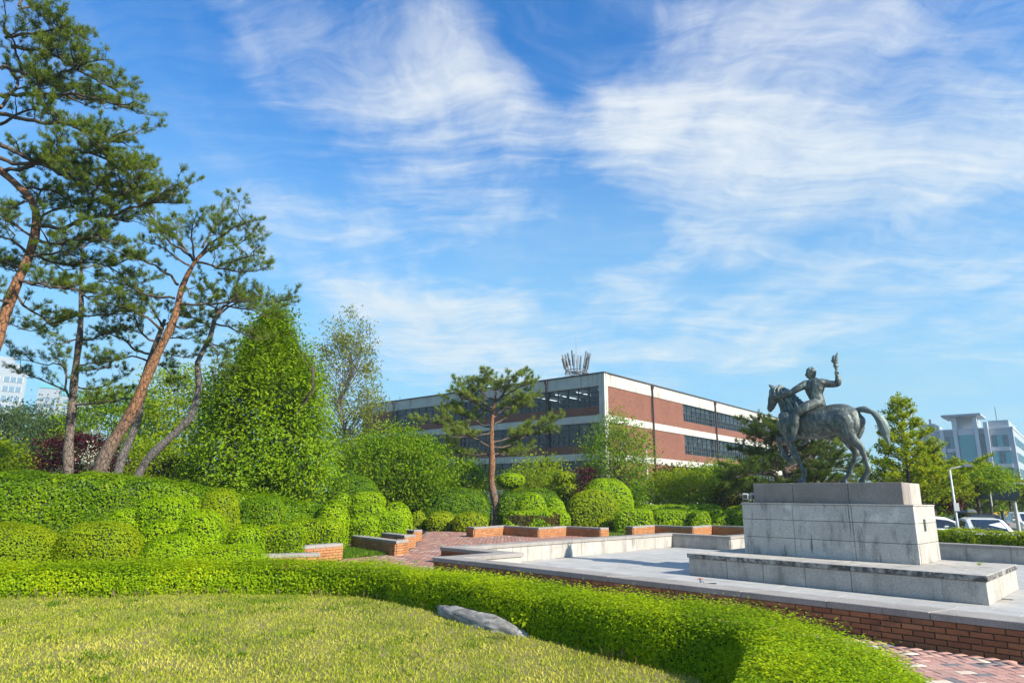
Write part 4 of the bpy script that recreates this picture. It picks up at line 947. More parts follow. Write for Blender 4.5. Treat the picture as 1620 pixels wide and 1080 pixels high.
# ------------------------------------------------------------------ clipped shrubs and hedges
def leaf_size(Y): return max(.028, .0033*Y)
def blob_core(b, n=14, s=.90):
    V = []
    for i in range(n+1):
        t = pi*i/n
        for j in range(n*2):
            a = 2*pi*j/(n*2); d = np.array([sin(t)*cos(a), sin(t)*sin(a), cos(t)]); r = (np.abs(d/np.array(b[3:6]))**b[6]).sum()**(-1/b[6]); V.append(np.array(b[:3])+d*r*s)
    V = np.array(V); V[:, 2] = np.maximum(V[:, 2], -.05); i = np.arange((n+1)*2*n).reshape(n+1, 2*n)
    Q = np.stack([i[:-1], i[1:], np.roll(i[1:], -1, 1), np.roll(i[:-1], -1, 1)], -1).reshape(-1, 4); return V, Q
def blob_points(b, dens, lump=.05, seed=0):
    c, a, p = np.array(b[:3]), np.array(b[3:6]), b[6]; area = 4*pi*((a[0]*a[1])**1.6/3+(a[0]*a[2])**1.6/3+(a[1]*a[2])**1.6/3)**(1/1.6)*(1.15 if p > 2.6 else 1.0)
    n = int(area*dens); d = unit(rng.normal(size=(n*3, 3))); r = (np.abs(d/a)**p).sum(1)**(-1/p)
    g = unit(np.sign(d)*np.abs(d*r[:, None]/a)**(p-1)/a); w = r**2/np.maximum(.12, (g*d).sum(1)); idx = rng.choice(len(d), n, p=w/w.sum()); d, r, g = d[idx], r[idx], g[idx]
    k = np.minimum(.5, .075/a.min()); P = c+d*r[:, None]
    P = P+g*(lump*vnoise(P, 3.1, seed)+lump*.6*vnoise(P, 7.5, seed+3)-rng.random(n)**2*.07+.02)[:, None]
    keep = (P[:, 2] > 0.0) & ((g[:, 1] < .45) | (rng.random(n) < .35)); return P[keep], g[keep]
def shrub(label, blobs, mat, cat='shrub', name='clipped_shrub', group=None, Y=None, out=.78, dens=.88, lump=.036, stem=False, rough=0.010, brown=False):
    Y = Y or np.mean([b[1] for b in blobs]); L = leaf_size(Y); W_ = L*.62; k = dens*2.1/(.5*L*W_)
    PP, NN, EV, EQ, nv = [], [], [], [], 0
    for i, b in enumerate(blobs):
        P, N = blob_points(b, k, lump, i+len(blobs))
        for j, c in enumerate(blobs):
            if j != i:
                q = (np.abs((P-np.array(c[:3]))/(np.array(c[3:6])*.93))**c[6]).sum(1) > 1; P, N = P[q], N[q]
        if rough: P = P+N*(np.abs(rng.normal(size=len(P)))*rough)[:, None]
        PP.append(P); NN.append(N); V, Q = blob_core(b); EV.append(V); EQ.append(Q+nv); nv += len(V)
    P, N = np.vstack(PP), np.vstack(NN)
    N = unit(N+np.array([0, 0, .2]))
    ov = (.58+(out-.54)*np.clip(N[:, 2]*1.25, 0, 1))[:, None]
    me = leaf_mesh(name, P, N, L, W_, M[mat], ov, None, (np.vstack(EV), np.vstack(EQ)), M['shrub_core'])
    if brown:   # bare twigs where the side was cut back
        me.materials.append(M['rust_leaf']); i = np.where((N[:, 2] < .55) & (P[:, 2] < P[:, 2].max()*.80) & (vnoise(P, 2.2, 4) > -.15))[0]; mi = np.zeros(len(me.polygons), dtype=np.int32); me.polygons.foreach_get('material_index', mi); mi[i] = 2; me.polygons.foreach_set('material_index', mi)
    o = link(bpy.data.objects.new(name, me)); tag(o, label, cat, group)
    return o
def BL(px0, px1, ytop, ybot, Y, dep=1.0, p=2.4, ground=False):
    """blob that fills this stretch of the view at distance Y"""
    m = (px0+px1)/2; rx = (D(px1, ytop, Y).x-D(px0, ytop, Y).x)/2; zt = D(m, ytop, Y).z; zb = 0.0 if ground else max(-.05, D(m, ybot, Y).z)
    cz = (zt+zb)/2
    if ground: cz = zt*.35; return (D(m, ytop, Y).x, Y, cz, rx, rx*dep, zt-cz, p)
    return (D(m, ytop, Y).x, Y, cz, rx, rx*dep, (zt-zb)/2, p)
def resample(pts, step):
    P = [Vector(p) for p in pts]; out = []
    for i in range(len(P)-1):
        p0, p1, p2, p3 = P[max(i-1, 0)], P[i], P[i+1], P[min(i+2, len(P)-1)]; n = max(2, int((p2-p1).length/step))
        for s in range(n):
            u = s/n; out.append(.5*((2*p1)+(p2-p0)*u+(2*p0-5*p1+4*p2-p3)*u*u+(3*p1-p0-3*p2+p3)*u**3))
    out.append(P[-1]); return np.array([tuple(v) for v in out])
def hedge(label, path, mat, name='hedge', z0=0.0, L=None, dens=1.0, lump=.05, shoots=.25, out=.70, group=None, crop=None, crop_k=.0041, round_=.30):
    """path: (x, y, width, height)"""
    R = resample([(p[0], p[1], 0) for p in path], .12); wh = resample([(p[2], p[3], 0) for p in path], .12)
    n0 = np.linspace(0, 1, len(wh)); n1 = np.linspace(0, 1, len(R))
    # width and height follow the same parameter as the path
    seg = np.linspace(0, 1, len(path)); acc = np.concatenate([[0], np.cumsum(np.linalg.norm(np.diff(R[:, :2], axis=0), axis=1))]); tot = acc[-1]
    kn = [0.0]
    for i in range(len(path)-1): kn.append(kn[-1]+math.hypot(path[i+1][0]-path[i][0], path[i+1][1]-path[i][1]))
    kn = np.array(kn)/kn[-1]; s = acc/tot; w = np.interp(s, kn, [p[2] for p in path]); h = np.interp(s, kn, [p[3] for p in path])
    t = np.gradient(R[:, :2], axis=0); t = t/np.linalg.norm(t, axis=1, keepdims=True); nn = np.stack([-t[:, 1], t[:, 0]], 1)
    def surf(si, u):
        """u 0..1 round the section: left foot, top, right foot (superellipse)"""
        ww, hh = np.interp(si, s, w), np.interp(si, s, h); x, y = np.interp(si, s, R[:, 0]), np.interp(si, s, R[:, 1]); nx, ny = np.interp(si, s, nn[:, 0]), np.interp(si, s, nn[:, 1])
        a = pi*u; p = 2/(2/round_*.30+2.0); ca, sa = np.cos(a), np.sin(a); e = .33
        cx = np.sign(ca)*np.abs(ca)**e; cz = np.abs(sa)**e; endr = np.minimum(1, np.sqrt(np.maximum(0, 1-np.maximum(0, 1-np.minimum(si, 1-si)*tot/.25)**2)))+1e-3
        P = np.stack([x+nx*cx*ww/2*endr, y+ny*cx*ww/2*endr, z0+cz*hh*(.35+.65*endr)], 1)
        g1 = np.sign(ca)*np.abs(ca)**(2-e); g2 = np.abs(sa)**(2-e); N = unit(np.stack([nx*g1/(ww/2), ny*g1/(ww/2), g2/hh], 1)+1e-6); return P, N
    Y = np.mean(R[:, 1]); L = L or leaf_size(Y); W_ = L*.55; area = tot*(w.mean()+2*h.mean()); n = int(area*dens*2.1/(.5*L*W_))
    # even spread: weight the section by arc length
    vv = np.linspace(.004, 1, 300); vv = .5*(10*vv**3-15*vv**4+6*vv**5); uu = np.concatenate([vv, (1-vv)[::-1][1:]]); e = .33; cc = np.sign(np.cos(pi*uu))*np.abs(np.cos(pi*uu))**e*w.mean()/2; zz = np.abs(np.sin(pi*uu))**e*h.mean(); ds = np.hypot(np.gradient(cc), np.gradient(zz)); cdf = np.cumsum(ds)/ds.sum()
    u = np.interp(rng.random(n), cdf, uu); si = rng.random(n)
    if crop is not None: si = crop(si)
    Lv = np.maximum(L, crop_k*np.interp(si, s, R[:, 1])); keep = rng.random(n) < (L/Lv)**2; u, si, Lv = u[keep], si[keep], Lv[keep]; n = len(u)
    P, N = surf(si, u); P = P+N*(lump*vnoise(P, 2.6, 1)+lump*.7*vnoise(P, 6.5, 5)-rng.random(n)**2*.13+.03)[:, None]
    up = (rng.random(n) < shoots) & (N[:, 2] > .3); P[up, 2] += np.abs(rng.normal(size=up.sum()))*.045
    dirn = unit(N+np.array([0, 0, .28])); dirn[up] = unit(dirn[up]*.3+np.array([0, 0, 1]))
    k = (P[:, 2] > z0+.01) & ((N[:, 1] < .45) | (rng.random(n) < .35)); P, dirn, L = P[k], dirn[k], Lv[k]; W_ = L*.55
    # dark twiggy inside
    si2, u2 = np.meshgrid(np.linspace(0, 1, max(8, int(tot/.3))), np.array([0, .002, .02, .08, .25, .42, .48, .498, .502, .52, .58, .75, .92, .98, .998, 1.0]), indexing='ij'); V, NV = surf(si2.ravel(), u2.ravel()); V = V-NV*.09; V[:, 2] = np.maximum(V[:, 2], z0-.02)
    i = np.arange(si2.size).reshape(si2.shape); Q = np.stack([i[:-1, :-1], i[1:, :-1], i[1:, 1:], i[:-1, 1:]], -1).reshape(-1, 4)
    ov = (.58+(out-.54)*np.clip(dirn[:, 2]*1.1, 0, 1))[:, None]
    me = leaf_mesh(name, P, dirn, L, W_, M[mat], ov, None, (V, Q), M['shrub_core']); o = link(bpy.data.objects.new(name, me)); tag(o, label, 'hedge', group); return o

# the box hedge that bounds the front lawn and turns towards the viewer
hedge('long low box hedge curving along the front lawn to the basin wall',
      [(-13, 9.2, .95, .52), (-10, 9.9, .95, .52), (-7.3, 10.5, .95, .52), (-5.2, 11.05, .95, .52), (-3.5, 11.3, .95, .52), (-2.1, 10.85, .95, .52), (-1.1, 9.95, .95, .53), (.45, 8.25, .95, .54), (1.75, 6.95, 1.0, .54), (2.40, 6.15, 1.05, .52), (2.33, 5.2, 1.15, .50), (1.95, 4.2, 1.2, .49), (1.6, 3.2, 1.2, .49)],
      'box_leaf', L=.030, dens=1.1, shoots=.4, lump=.036)
# tall broadleaf hedge up the left bed
hz = []
for (px, py, Yh, wd) in ((-160, 750, 17.0, 2.2), (-40, 749, 17.4, 2.2), (90, 748, 18.0, 2.2), (200, 751, 18.8, 2.2), (290, 763, 19.8, 2.1), (380, 778, 20.9, 2.0), (460, 789, 21.9, 1.8), (520, 797, 22.5, 1.6)):
    q = D(px, py, Yh); hz.append((q.x, Yh, wd, q.z-.06))
hedge('tall glossy broadleaf hedge sloping down behind the clipped balls at left', hz, 'glossy_leaf', L=.078, dens=.95, lump=.09, shoots=.1)
# roadside hedge behind the basin
ra, rb = U(1470, 838, .8), U(1640, 841, .8)
hedge('low hedge along the road behind the basin wall', [(11.4, 25.3, 1.0, .66), (12.4, 24.3, 1.0, .68), (14.9, 21.9, 1.0, .70), (18, 18.9, 1.0, .72), (22, 15.2, 1.0, .74)], 'yew_olive_leaf', L=.085, lump=.05, shoots=.2)

G1 = 'clipped shrubs of the left bed'; G2 = 'clipped shrubs beside the walk'; G3 = 'clipped shrubs under the central pine'
def S(label, blobs, mat, group=None, **k):
    # clipped a hand's breadth clear of their neighbours
    blobs = [(b[0], b[1], b[2], b[3]*.93, b[4]*.90, b[5], b[6]) for b in blobs]
    return shrub(label, blobs, mat, group=group, **k)
S('olive dome shrub cut off by the left edge of the photo', [BL(-62, 104, 829, 905, 13.0, .9, 2.5, True)], 'yew_olive_leaf', G1)
S('wide olive dome shrub right of the one at the photo edge', [BL(99, 227, 825, 905, 13.3, .9, 2.6, True)], 'yew_olive_leaf', G1)
S('dark green low dome just behind front hedge', [BL(226, 327, 848, 905, 12.9, .85, 2.4, True)], 'yew_leaf', G1)
S('lowest bright mound behind front hedge beside the half hidden planter', [BL(300, 430, 864, 905, 12.9, .6, 2.6, True)], 'yew_leaf', G1)
S('small block shaped shrub between olive dome and flat topped block', [BL(176, 234, 803, 880, 14.9, .9, 3.2, True)], 'yew_leaf', G1)
S('flat topped stepped block of yellow green yew in the left bed', [BL(228, 304, 787, 900, 15.0, .8, 4.5, True), BL(286, 320, 785, 860, 15.5, .9, 3.6, True), BL(228, 300, 827, 900, 14.5, .6, 3.5, True)], 'yew_leaf', G1)
S('rounded dome in front of the flat topped block', [BL(284, 364, 808, 890, 14.0, .9, 2.5, True)], 'yew_leaf', G1)
S('tall upright bulging shrub at the middle of the left bed', [BL(314, 386, 774, 880, 16.8, 1.0, 2.4, True)], 'yew_olive_leaf', G1)
S('narrow shrub squeezed below the tall bulging one', [BL(362, 420, 831, 890, 14.2, .9, 2.8, True)], 'yew_leaf', G1)
S('broad rounded glossy cushion right of the tall bulging shrub', [BL(371, 459, 787, 842, 18.6, .8, 3.0, True)], 'glossy_leaf', G1)
S('box clipped block directly behind the lower planter', [BL(412, 482, 833, 882, 16.2, .8, 5.0, True)], 'box_leaf', G1)
S('longer box clipped block beside the grass wedge', [BL(454, 545, 822, 870, 19.4, .6, 5.0, True)], 'box_leaf', G1)
S('round ended yellow green shrub at end of tall left hedge', [BL(503, 555, 792, 850, 21.3, 1.0, 2.4, True)], 'yew_leaf', G1)
S('topmost cushion of the tiered yew beside the walk', [BL(553, 611, 778, 809, 26.8, .9, 2.5)], 'yew_leaf', G2)
S('small ball left of the tiered yew', [BL(525, 556, 781, 808, 26.2, .9, 2.3)], 'yew_leaf', G2)
S('middle cushion of the tiered yew beside the walk', [BL(552, 612, 796, 822, 25.6, .8, 2.5)], 'yew_leaf', G2)
S('broad lowest cushion of tiered yew above the planter point', [BL(552, 604, 814, 850, 24.2, .8, 3.2, True), BL(585, 645, 809, 850, 24.8, .7, 3.0, True)], 'yew_leaf', G2)
S('dome tucked behind the right end of the tiered yew', [BL(602, 655, 795, 842, 27.4, .9, 2.3, True)], 'yew_leaf', G2)
S('large dark dome behind the tiered yew', [BL(515, 607, 751, 810, 30.0, .9, 2.4, True)], 'azalea_leaf', G2)
S('smallest of the three low balls at the walk bend', [BL(649, 674, 809, 834, 34.5, .9, 2.3, True)], 'yew_olive_leaf', G2)
S('middle of the three low balls at the walk bend', [BL(674, 723, 808, 836, 34.0, .8, 2.4, True)], 'yew_olive_leaf', G2)
S('widest of the three low balls, next to central planter', [BL(716, 773, 811, 838, 33.2, .8, 2.5, True)], 'yew_olive_leaf', G2)
S('big dark azalea mound left of the central pine trunk', [BL(655, 781, 772, 838, 36.5, .7, 2.7, True)], 'azalea_leaf', G3, lump=.07)
S('dark azalea mound right of the central pine trunk', [BL(784, 832, 779, 836, 36.5, .9, 2.6, True), BL(800, 892, 772, 830, 37.5, .6, 2.6, True)], 'azalea_leaf', G3, lump=.07)
S('pair of yellow green yew domes right of central pine', [BL(812, 868, 780, 830, 34.6, .8, 2.4, True), BL(858, 896, 787, 830, 34.8, .8, 2.4, True)], 'yew_leaf', G3)
S('flat clipped yew with brown bare side in central planter', [BL(794, 880, 808, 834, 32.2, .5, 4.0, True), BL(830, 904, 806, 834, 32.9, .5, 3.6, True)], 'yew_leaf', G3, brown=True)
S('clipped ball on a stem right of central pine', [BL(785, 831, 748, 771, 38.5, .9, 2.3)], 'yew_leaf', G3)
S('cloud pruned little tree of several balls near the big dome', [BL(876, 912, 746, 768, 39.5, .9, 2.3), BL(884, 918, 764, 784, 39.2, .9, 2.3), BL(872, 896, 775, 800, 39.4, .9, 2.3, True), BL(903, 925, 778, 800, 39.6, .9, 2.3, True)], 'yew_olive_leaf', G3)
S('tallest big dome of clipped yew right of central planter', [BL(914, 1004, 757, 834, 38.0, .7, 2.5, True)], 'yew_leaf', G3)
S('front big dome of clipped yew before the tallest one', [BL(893, 982, 775, 828, 36.0, .6, 2.5, True)], 'yew_olive_leaf', G3)
S('clipped yellow green hedge block nearest the bollard lamp', [BL(971, 1034, 806, 838, 34.5, .5, 4.5, True)], 'yew_leaf', G3)
S('clipped yellow green hedge block in middle behind basin', [BL(1028, 1117, 806, 838, 34.9, .4, 4.2, True), BL(1090, 1122, 808, 838, 34.2, .8, 3.2, True)], 'yew_leaf', G3)
S('raised back hedge of yellow green yew behind the basin', [BL(1000, 1100, 799, 830, 37.2, .4, 3.4, True), BL(1060, 1152, 797, 830, 37.2, .4, 3.0, True)], 'yew_leaf', G3)
S('clipped hedge end disappearing behind the pedestal', [BL(1105, 1152, 804, 836, 35.4, .6, 3.0, True), BL(1140, 1215, 801, 836, 35.6, .5, 3.2, True)], 'yew_leaf', G3)
# thin stems below the ball on a stem and the cloud pruned tree
for (px, py, Y, lab, nm) in ((808, 770, 38.5, 'thin stem', 'shrub_stem'),):
    p = D(px, py, Y)
    MB().tube([(p.x, Y, -.05), (p.x+.05, Y, p.z*.5), (p.x, Y, p.z+.1)], [.06, .045, .03], 6).build('stem', M['twig'], bpy.data.objects[[o.name for o in bpy.data.objects if o.get('label', '').startswith('clipped ball on a stem')][0]])

# ------------------------------------------------------------------ trees
def wig(a, b, n, amp, sag=0.0):
    a, b = Vector(a), Vector(b); L = (b-a).length; out = [a]
    for i in range(1, n):
        u = i/n; p = a.lerp(b, u)+Vector((random.gauss(0, 1), random.gauss(0, 1), random.gauss(0, 1)))*amp*L; p.z += sag*L*4*u*(1-u); out.append(p)
    out.append(b); return out
def crown_points(kind, c, r, n, shell=.55):
    d = unit(rng.normal(size=(n, 3))); u = (shell+(1-shell)*rng.random(n))[:, None]**.6
    if kind == 'ball': P = d*u
    elif kind == 'cone':
        h = rng.random(n)**.75; rad = (1-h)**.8*.97+.03; a = rng.random(n)*2*pi; q = np.sqrt(shell+(1-shell)*rng.random(n)); P = np.stack([np.cos(a)*rad*q, np.sin(a)*rad*q, h*2-1], 1)
    elif kind == 'spade':   # broad below, rounded shoulders, blunt tip
        h = rng.random(n)**.85; rad = np.where(h < .22, .80+.9*h, (1-((h-.22)/.78)**2.3)*.95+.05); rad = np.minimum(rad, 1); a = rng.random(n)*2*pi; q = np.sqrt(shell+(1-shell)*rng.random(n)); P = np.stack([np.cos(a)*rad*q, np.sin(a)*rad*q, h*2-1], 1)
    elif kind == 'egg':
        P = d*u; P[:, :2] *= (1.0-.35*P[:, 2:])**.7
    return np.array(c)+P*np.array(r)
def tree(label, base, crown_c, crown_r, mat, clumps, per, L, name='tree', kind='ball', cl=.5, flat=.55, stems=1, tr=.12, group=None, shell=.5, out=.35, bark_='twig', cat='tree', spread=.25, lumpy=.0, dens_in=0.0, nbr=None, cw=.6, upl=0.0):
    e = empty(name, base, 0, label, cat, group); inv = Matrix.Translation(base).inverted()
    C = crown_points(kind, crown_c, crown_r, clumps, shell)
    if lumpy: C = C+unit(C-np.array(crown_c))*(lumpy*vnoise(C, 1.6, 2))[:, None]
    C = C[C[:, 2] > .25]; n = len(C)
    idx = np.repeat(np.arange(n), per); off = rng.normal(size=(len(idx), 3))*np.array([cl, cl, cl*flat])*.5*rng.uniform(.6, 1.35, n)[idx][:, None]
    P = C[idx]+off; P = P[P[:, 2] > .05]; idx = idx[:len(P)]
    outv = unit(P-np.array([crown_c[0], crown_c[1], crown_c[2]-crown_r[2]*.3])); N = unit(outv+np.array([0, 0, .5+upl]))
    o = link(bpy.data.objects.new('crown', leaf_mesh('crown', P, N, L, L*cw, M[mat], out)), e); o.matrix_parent_inverse = inv
    m = MB(); b = Vector(base); top = Vector((crown_c[0], crown_c[1], crown_c[2]+crown_r[2]*.45))
    for s in range(stems):
        t0 = b+Vector((random.uniform(-1, 1), random.uniform(-1, 1), 0))*(spread*.3 if stems > 1 else 0); t1 = top+Vector((random.uniform(-1, 1), random.uniform(-1, 1), 0))*crown_r[0]*(spread*2.2 if stems > 1 else .06)
        pts = wig(t0, t1, 6, .035); pts[0].z -= .1; rr = np.linspace(tr, tr*.2, len(pts)); m.tube(pts, rr, 7)
        k = nbr if nbr else min(n, 26)
        for i in rng.choice(n, max(1, k//stems), replace=False):
            c = Vector(C[i]); u = min(.95, max(.15, (c.z-b.z)/(t1.z-b.z)*.75)); j = u*(len(pts)-1); q = pts[int(j)].lerp(pts[min(int(j)+1, len(pts)-1)], j-int(j))
            bp = wig(q, c, 4, .05, .05); r0 = tr*(1-u*.75)*.45; m.tube(bp, [r0, r0*.7, r0*.5, r0*.35, r0*.2], 5, False)
            if nbr and nbr > 40:
                for _ in range(3): c2 = c+Vector((random.gauss(0, 1), random.gauss(0, 1), random.gauss(.3, .7)))*cl*.6; m.tube([bp[3], bp[3].lerp(c2, .5), c2], [r0*.3, r0*.2, r0*.1], 4, False)
    o = m.build('trunk', M[bark_], e, smooth=True); o.matrix_parent_inverse = inv; return e
def TR(label, px0, px1, ytop, ybot, Y, mat, clumps, per, dep=1.0, zb=None, kind='ball', L=None, **k):
    if Y < 37 and 'cars' not in label and 'lamp foot' not in label:
        Y *= 1.28; L = (L or leaf_size(Y/1.28)*1.15)*1.22; k['cl'] = k.get('cl', .5)*1.28; k['tr'] = k.get('tr', .12)*1.25
    m = (px0+px1)/2; rx = (D(px1, ytop, Y).x-D(px0, ytop, Y).x)/2; zt = D(m, ytop, Y).z; zlo = zb if zb is not None else max(.2, D(m, ybot, Y).z); x = D(m, ytop, Y).x
    return tree(label, (x, Y, -.1), (x, Y, (zt+zlo)/2), (rx, rx*dep, (zt-zlo)/2), mat, clumps, per, L or leaf_size(Y)*1.15, kind=kind, **k)

# arborvitae, broad and dense
TR('broad dense bright green arborvitae tree left of the walk', 322, 546, 512, 790, 20.5, 'cedar_leaf', 1100, 78, .75, .9, 'spade', L=.120, name='arborvitae_tree', cl=.46, flat=1.1, stems=4, tr=.16, shell=.10, out=.62, lumpy=.55, spread=.35, nbr=30, cw=.5, upl=.6)
TR('sparse young leafed tree rising behind the arborvitae', 494, 618, 488, 700, 36.0, 'sparse_leaf', 170, 56, .8, 3.0, 'egg', L=.15, name='plane_tree', cl=.62, flat=.8, tr=.16, shell=.3, bark_='grey_bark', nbr=90, group='background trees')
TR('dense round green maple between walk and brick building', 541, 718, 676, 812, 28.0, 'maple_leaf', 420, 60, .8, .7, 'ball', L=.125, name='maple_tree', cl=.75, flat=.4, tr=.15, shell=.5, stems=2, lumpy=.25)
TR('light green bush behind the central azalea mound', 690, 775, 728, 800, 31.0, 'maple_leaf', 110, 60, .8, .4, 'ball', L=.13, name='bush', cl=.7, flat=.6, tr=.07, stems=3, cat='bush')
TR('loose yellow green bush right of the central pine', 800, 905, 722, 800, 32.0, 'lime_leaf', 120, 50, .8, .4, 'ball', L=.13, name='bush', cl=.75, flat=.55, tr=.07, stems=3, cat='bush', shell=.35)
TR('upright green tree in front of the building corner', 913, 1034, 658, 790, 35.0, 'maple_leaf', 210, 56, .8, 1.0, 'egg', L=.13, name='garden_tree', cl=.62, flat=1.3, tr=.11, stems=4, shell=.3, upl=.8, out=.5, bark_='grey_bark', nbr=60)
TR('loose green bush right of the lamp post', 1012, 1158, 744, 815, 31.5, 'lime_leaf', 230, 58, .6, .4, 'ball', L=.12, name='bush', cl=.65, flat=.7, tr=.06, stems=4, cat='bush', lumpy=.2)
TR('dark red maple bush beside the cloud pruned tree', 904, 950, 738, 780, 30.5, 'red_leaf', 40, 60, .9, .6, 'ball', L=.12, name='red_maple', cl=.5, flat=.4, tr=.05, cat='tree')
TR('dark red maple showing above the loose green bush', 1036, 1096, 726, 790, 33.5, 'red_leaf', 90, 55, .8, .9, 'ball', L=.13, name='red_maple', cl=.55, flat=.35, tr=.06, cat='tree')
TR('flat layered green maple left of the dark pine', 1092, 1190, 727, 800, 33.0, 'maple_leaf', 150, 56, .7, .6, 'ball', L=.13, name='maple_tree', cl=.8, flat=.35, tr=.09)
TR('red tipped low shrub between basin hedge and dark pine', 1120, 1172, 768, 812, 30.5, 'rust_leaf', 50, 55, .7, .3, 'ball', L=.12, name='bush', cl=.5, flat=.6, tr=.04, cat='bush')
# behind the left pines
TR('dark red maple between the straight and the leaning pine', 55, 190, 684, 775, 25.0, 'red_leaf', 170, 60, .7, .9, 'ball', L=.11, name='red_maple', cl=.6, flat=.35, tr=.08)
TR('white flowering shrub beside the dark red maple', 128, 172, 695, 765, 23.8, 'white_flower', 30, 14, .8, 1.2, 'ball', L=.085, name='bush', cl=.4, flat=.5, tr=.05, cat='bush')
TR('lime green bush at the left edge of the photo', -45, 48, 694, 775, 24.0, 'lime_leaf', 120, 64, .7, .9, 'ball', L=.11, name='bush', cl=.65, flat=.45, tr=.07, cat='bush')
TR('tall layered green maple behind the leaning pine', 118, 262, 612, 770, 30.0, 'maple_leaf', 230, 60, .7, 1.2, 'ball', L=.14, name='maple_tree', cl=.95, flat=.28, tr=.13)
TR('lime layered maple between leaning and crooked pines', 225, 345, 566, 770, 31.0, 'lime_leaf', 250, 58, .7, 1.4, 'egg', L=.14, name='maple_tree', cl=.95, flat=.28, tr=.13)
TR('green shrub mass below the lime maple', 205, 300, 690, 775, 27.0, 'lime_leaf', 130, 58, .6, .6, 'ball', L=.12, name='bush', cl=.75, flat=.5, tr=.08, stems=2, cat='bush')
TR('rusty green low shrub at the foot of crooked pine', 238, 318, 726, 770, 22.5, 'rust_leaf', 90, 50, .6, .7, 'ball', L=.095, name='bush', cl=.45, flat=.6, tr=.04, stems=3, cat='bush')
TR('dark evergreen tree below the white tower', -60, 62, 642, 770, 48.0, 'far_leaf', 170, 60, .7, 1.0, 'ball', L=.2, name='evergreen_tree', cl=1.1, flat=.6, tr=.2, lumpy=.4)
TR('pale green tree below the distant apartment block', 8, 104, 634, 740, 56.0, 'far_leaf', 170, 50, .7, 2.0, 'ball', L=.22, name='poplar_tree', cl=1.1, flat=.8, tr=.2, shell=.35)
TR('grey green tree behind the straight pine', 60, 135, 655, 770, 44.0, 'far_leaf', 120, 60, .7, 1.0, 'ball', L=.18, name='evergreen_tree', cl=1.0, flat=.6, tr=.16)
TR('green shrub mass under the arborvitae right side', 470, 560, 735, 800, 25.0, 'azalea_leaf', 110, 60, .7, .4, 'ball', L=.11, name='bush', cl=.6, flat=.6, tr=.05, stems=2, cat='bush')
TR('dark shrub behind the walk bend under the maple', 600, 690, 742, 810, 30.0, 'azalea_leaf', 120, 60, .7, .2, 'ball', L=.13, name='bush', cl=.7, flat=.6, tr=.06, stems=2, cat='bush')
TR('shrubs hiding the building base right of central pine', 820, 920, 752, 800, 36.0, 'azalea_leaf', 110, 56, .6, .2, 'ball', L=.15, name='bush', cl=.75, flat=.6, tr=.06, stems=2, cat='bush')
TR('dark round shrub behind lamp post base', 985, 1020, 765, 805, 30.5, 'azalea_leaf', 60, 60, .9, .2, 'ball', L=.12, name='bush', cl=.5, flat=.7, tr=.05, cat='bush')

# ginkgos along the road: rising branches set with short leafy shoots
def ginkgo(label, px, ytop, wpx, Y, L=.14, n=46, group='ginkgo trees along the road', seed=0):
    random.seed(seed+11); base = D(px, 800, Y); zt = D(px, ytop, Y).z; x = D(px, ytop, Y).x; rad = (D(px+wpx, 760, Y).x-D(px-wpx, 760, Y).x)/2
    e = empty('ginkgo_tree', (x, Y, -.1), 0, label, 'tree', group); inv = Matrix.Translation((x, Y, -.1)).inverted(); m = MB(); P, N = [], []
    m.tube(wig((x, Y, -.8), (x, Y, zt-.2), 7, .006), np.linspace(.15, .012, 8), 7)
    def shootline(a, b, dens):
        a, b = Vector(a), Vector(b); Ln = (b-a).length
        for _ in range(int(dens*Ln)):
            u = random.random()**.8; c = a.lerp(b, u); d = Vector((random.gauss(0, 1), random.gauss(0, 1), random.gauss(.5, .8))).normalized(); q = c+d*random.uniform(.03, .26)*(1.15-u*.6); P.append(q); N.append(d)
    shootline((x, Y, zt*.45), (x, Y, zt), 60)
    for i in range(n):
        u = (i+.5)/n; z0 = 1.2+(zt-1.6)*u; ln = rad*(1.05-u)**1.15*random.uniform(.75, 1.15)+.25; a = i*2.4+random.uniform(-.3, .3)
        q = Vector((x, Y, z0)); r = q+Vector((cos(a)*ln, sin(a)*ln, ln*random.uniform(.35, .75))); bp = wig(q, r, 4, .04); m.tube(bp, [.035*(1-u*.6), .026, .018, .012, .005], 5, False)
        shootline(bp[1], bp[-1], 105)
        for _ in range(4):
            s = bp[2].lerp(bp[4], random.random()); d = Vector((cos(a+random.gauss(0, .9)), sin(a+random.gauss(0, .9)), random.uniform(.1, .8)))*ln*random.uniform(.25, .5); m.tube([s, s+d], [.012, .004], 4, False); shootline(s, s+d, 115)
    P = np.array([tuple(p) for p in P]); N = np.array([tuple(p) for p in N])
    o = link(bpy.data.objects.new('crown', leaf_mesh('crown', P, unit(N+np.array([0, 0, .4])), L, L*.7, M['ginkgo_leaf'], .45)), e); o.matrix_parent_inverse = inv
    o = m.build('trunk', M['twig'], e, smooth=True); o.matrix_parent_inverse = inv
ginkgo('tallest ginkgo with bare spire tip right of the statue tail', 1421, 622, 60, 30, .105, 62, seed=1)
ginkgo('ginkgo close right of the tallest one', 1464, 702, 40, 34, .11, 46, seed=2)
ginkgo('ginkgo in front of the glass office left part', 1508, 722, 42, 42, .13, 42, seed=3)
ginkgo('ginkgo in front of the glass office right part', 1556, 728, 36, 50, .15, 40, seed=4)
ginkgo('smaller ginkgo below the dark red building end', 1590, 748, 32, 62, .18, 36, seed=5)
ginkgo('ginkgo at the right edge of the photo', 1624, 757, 34, 58, .18, 36, seed=6)
random.seed(21)
TR('dark leafy tree behind the ginkgos beside pedestal', 1395, 1500, 735, 815, 44.0, 'maple_leaf', 170, 56, .7, .5, 'ball', L=.17, name='street_tree', cl=.9, flat=.6, tr=.1, group='street trees')
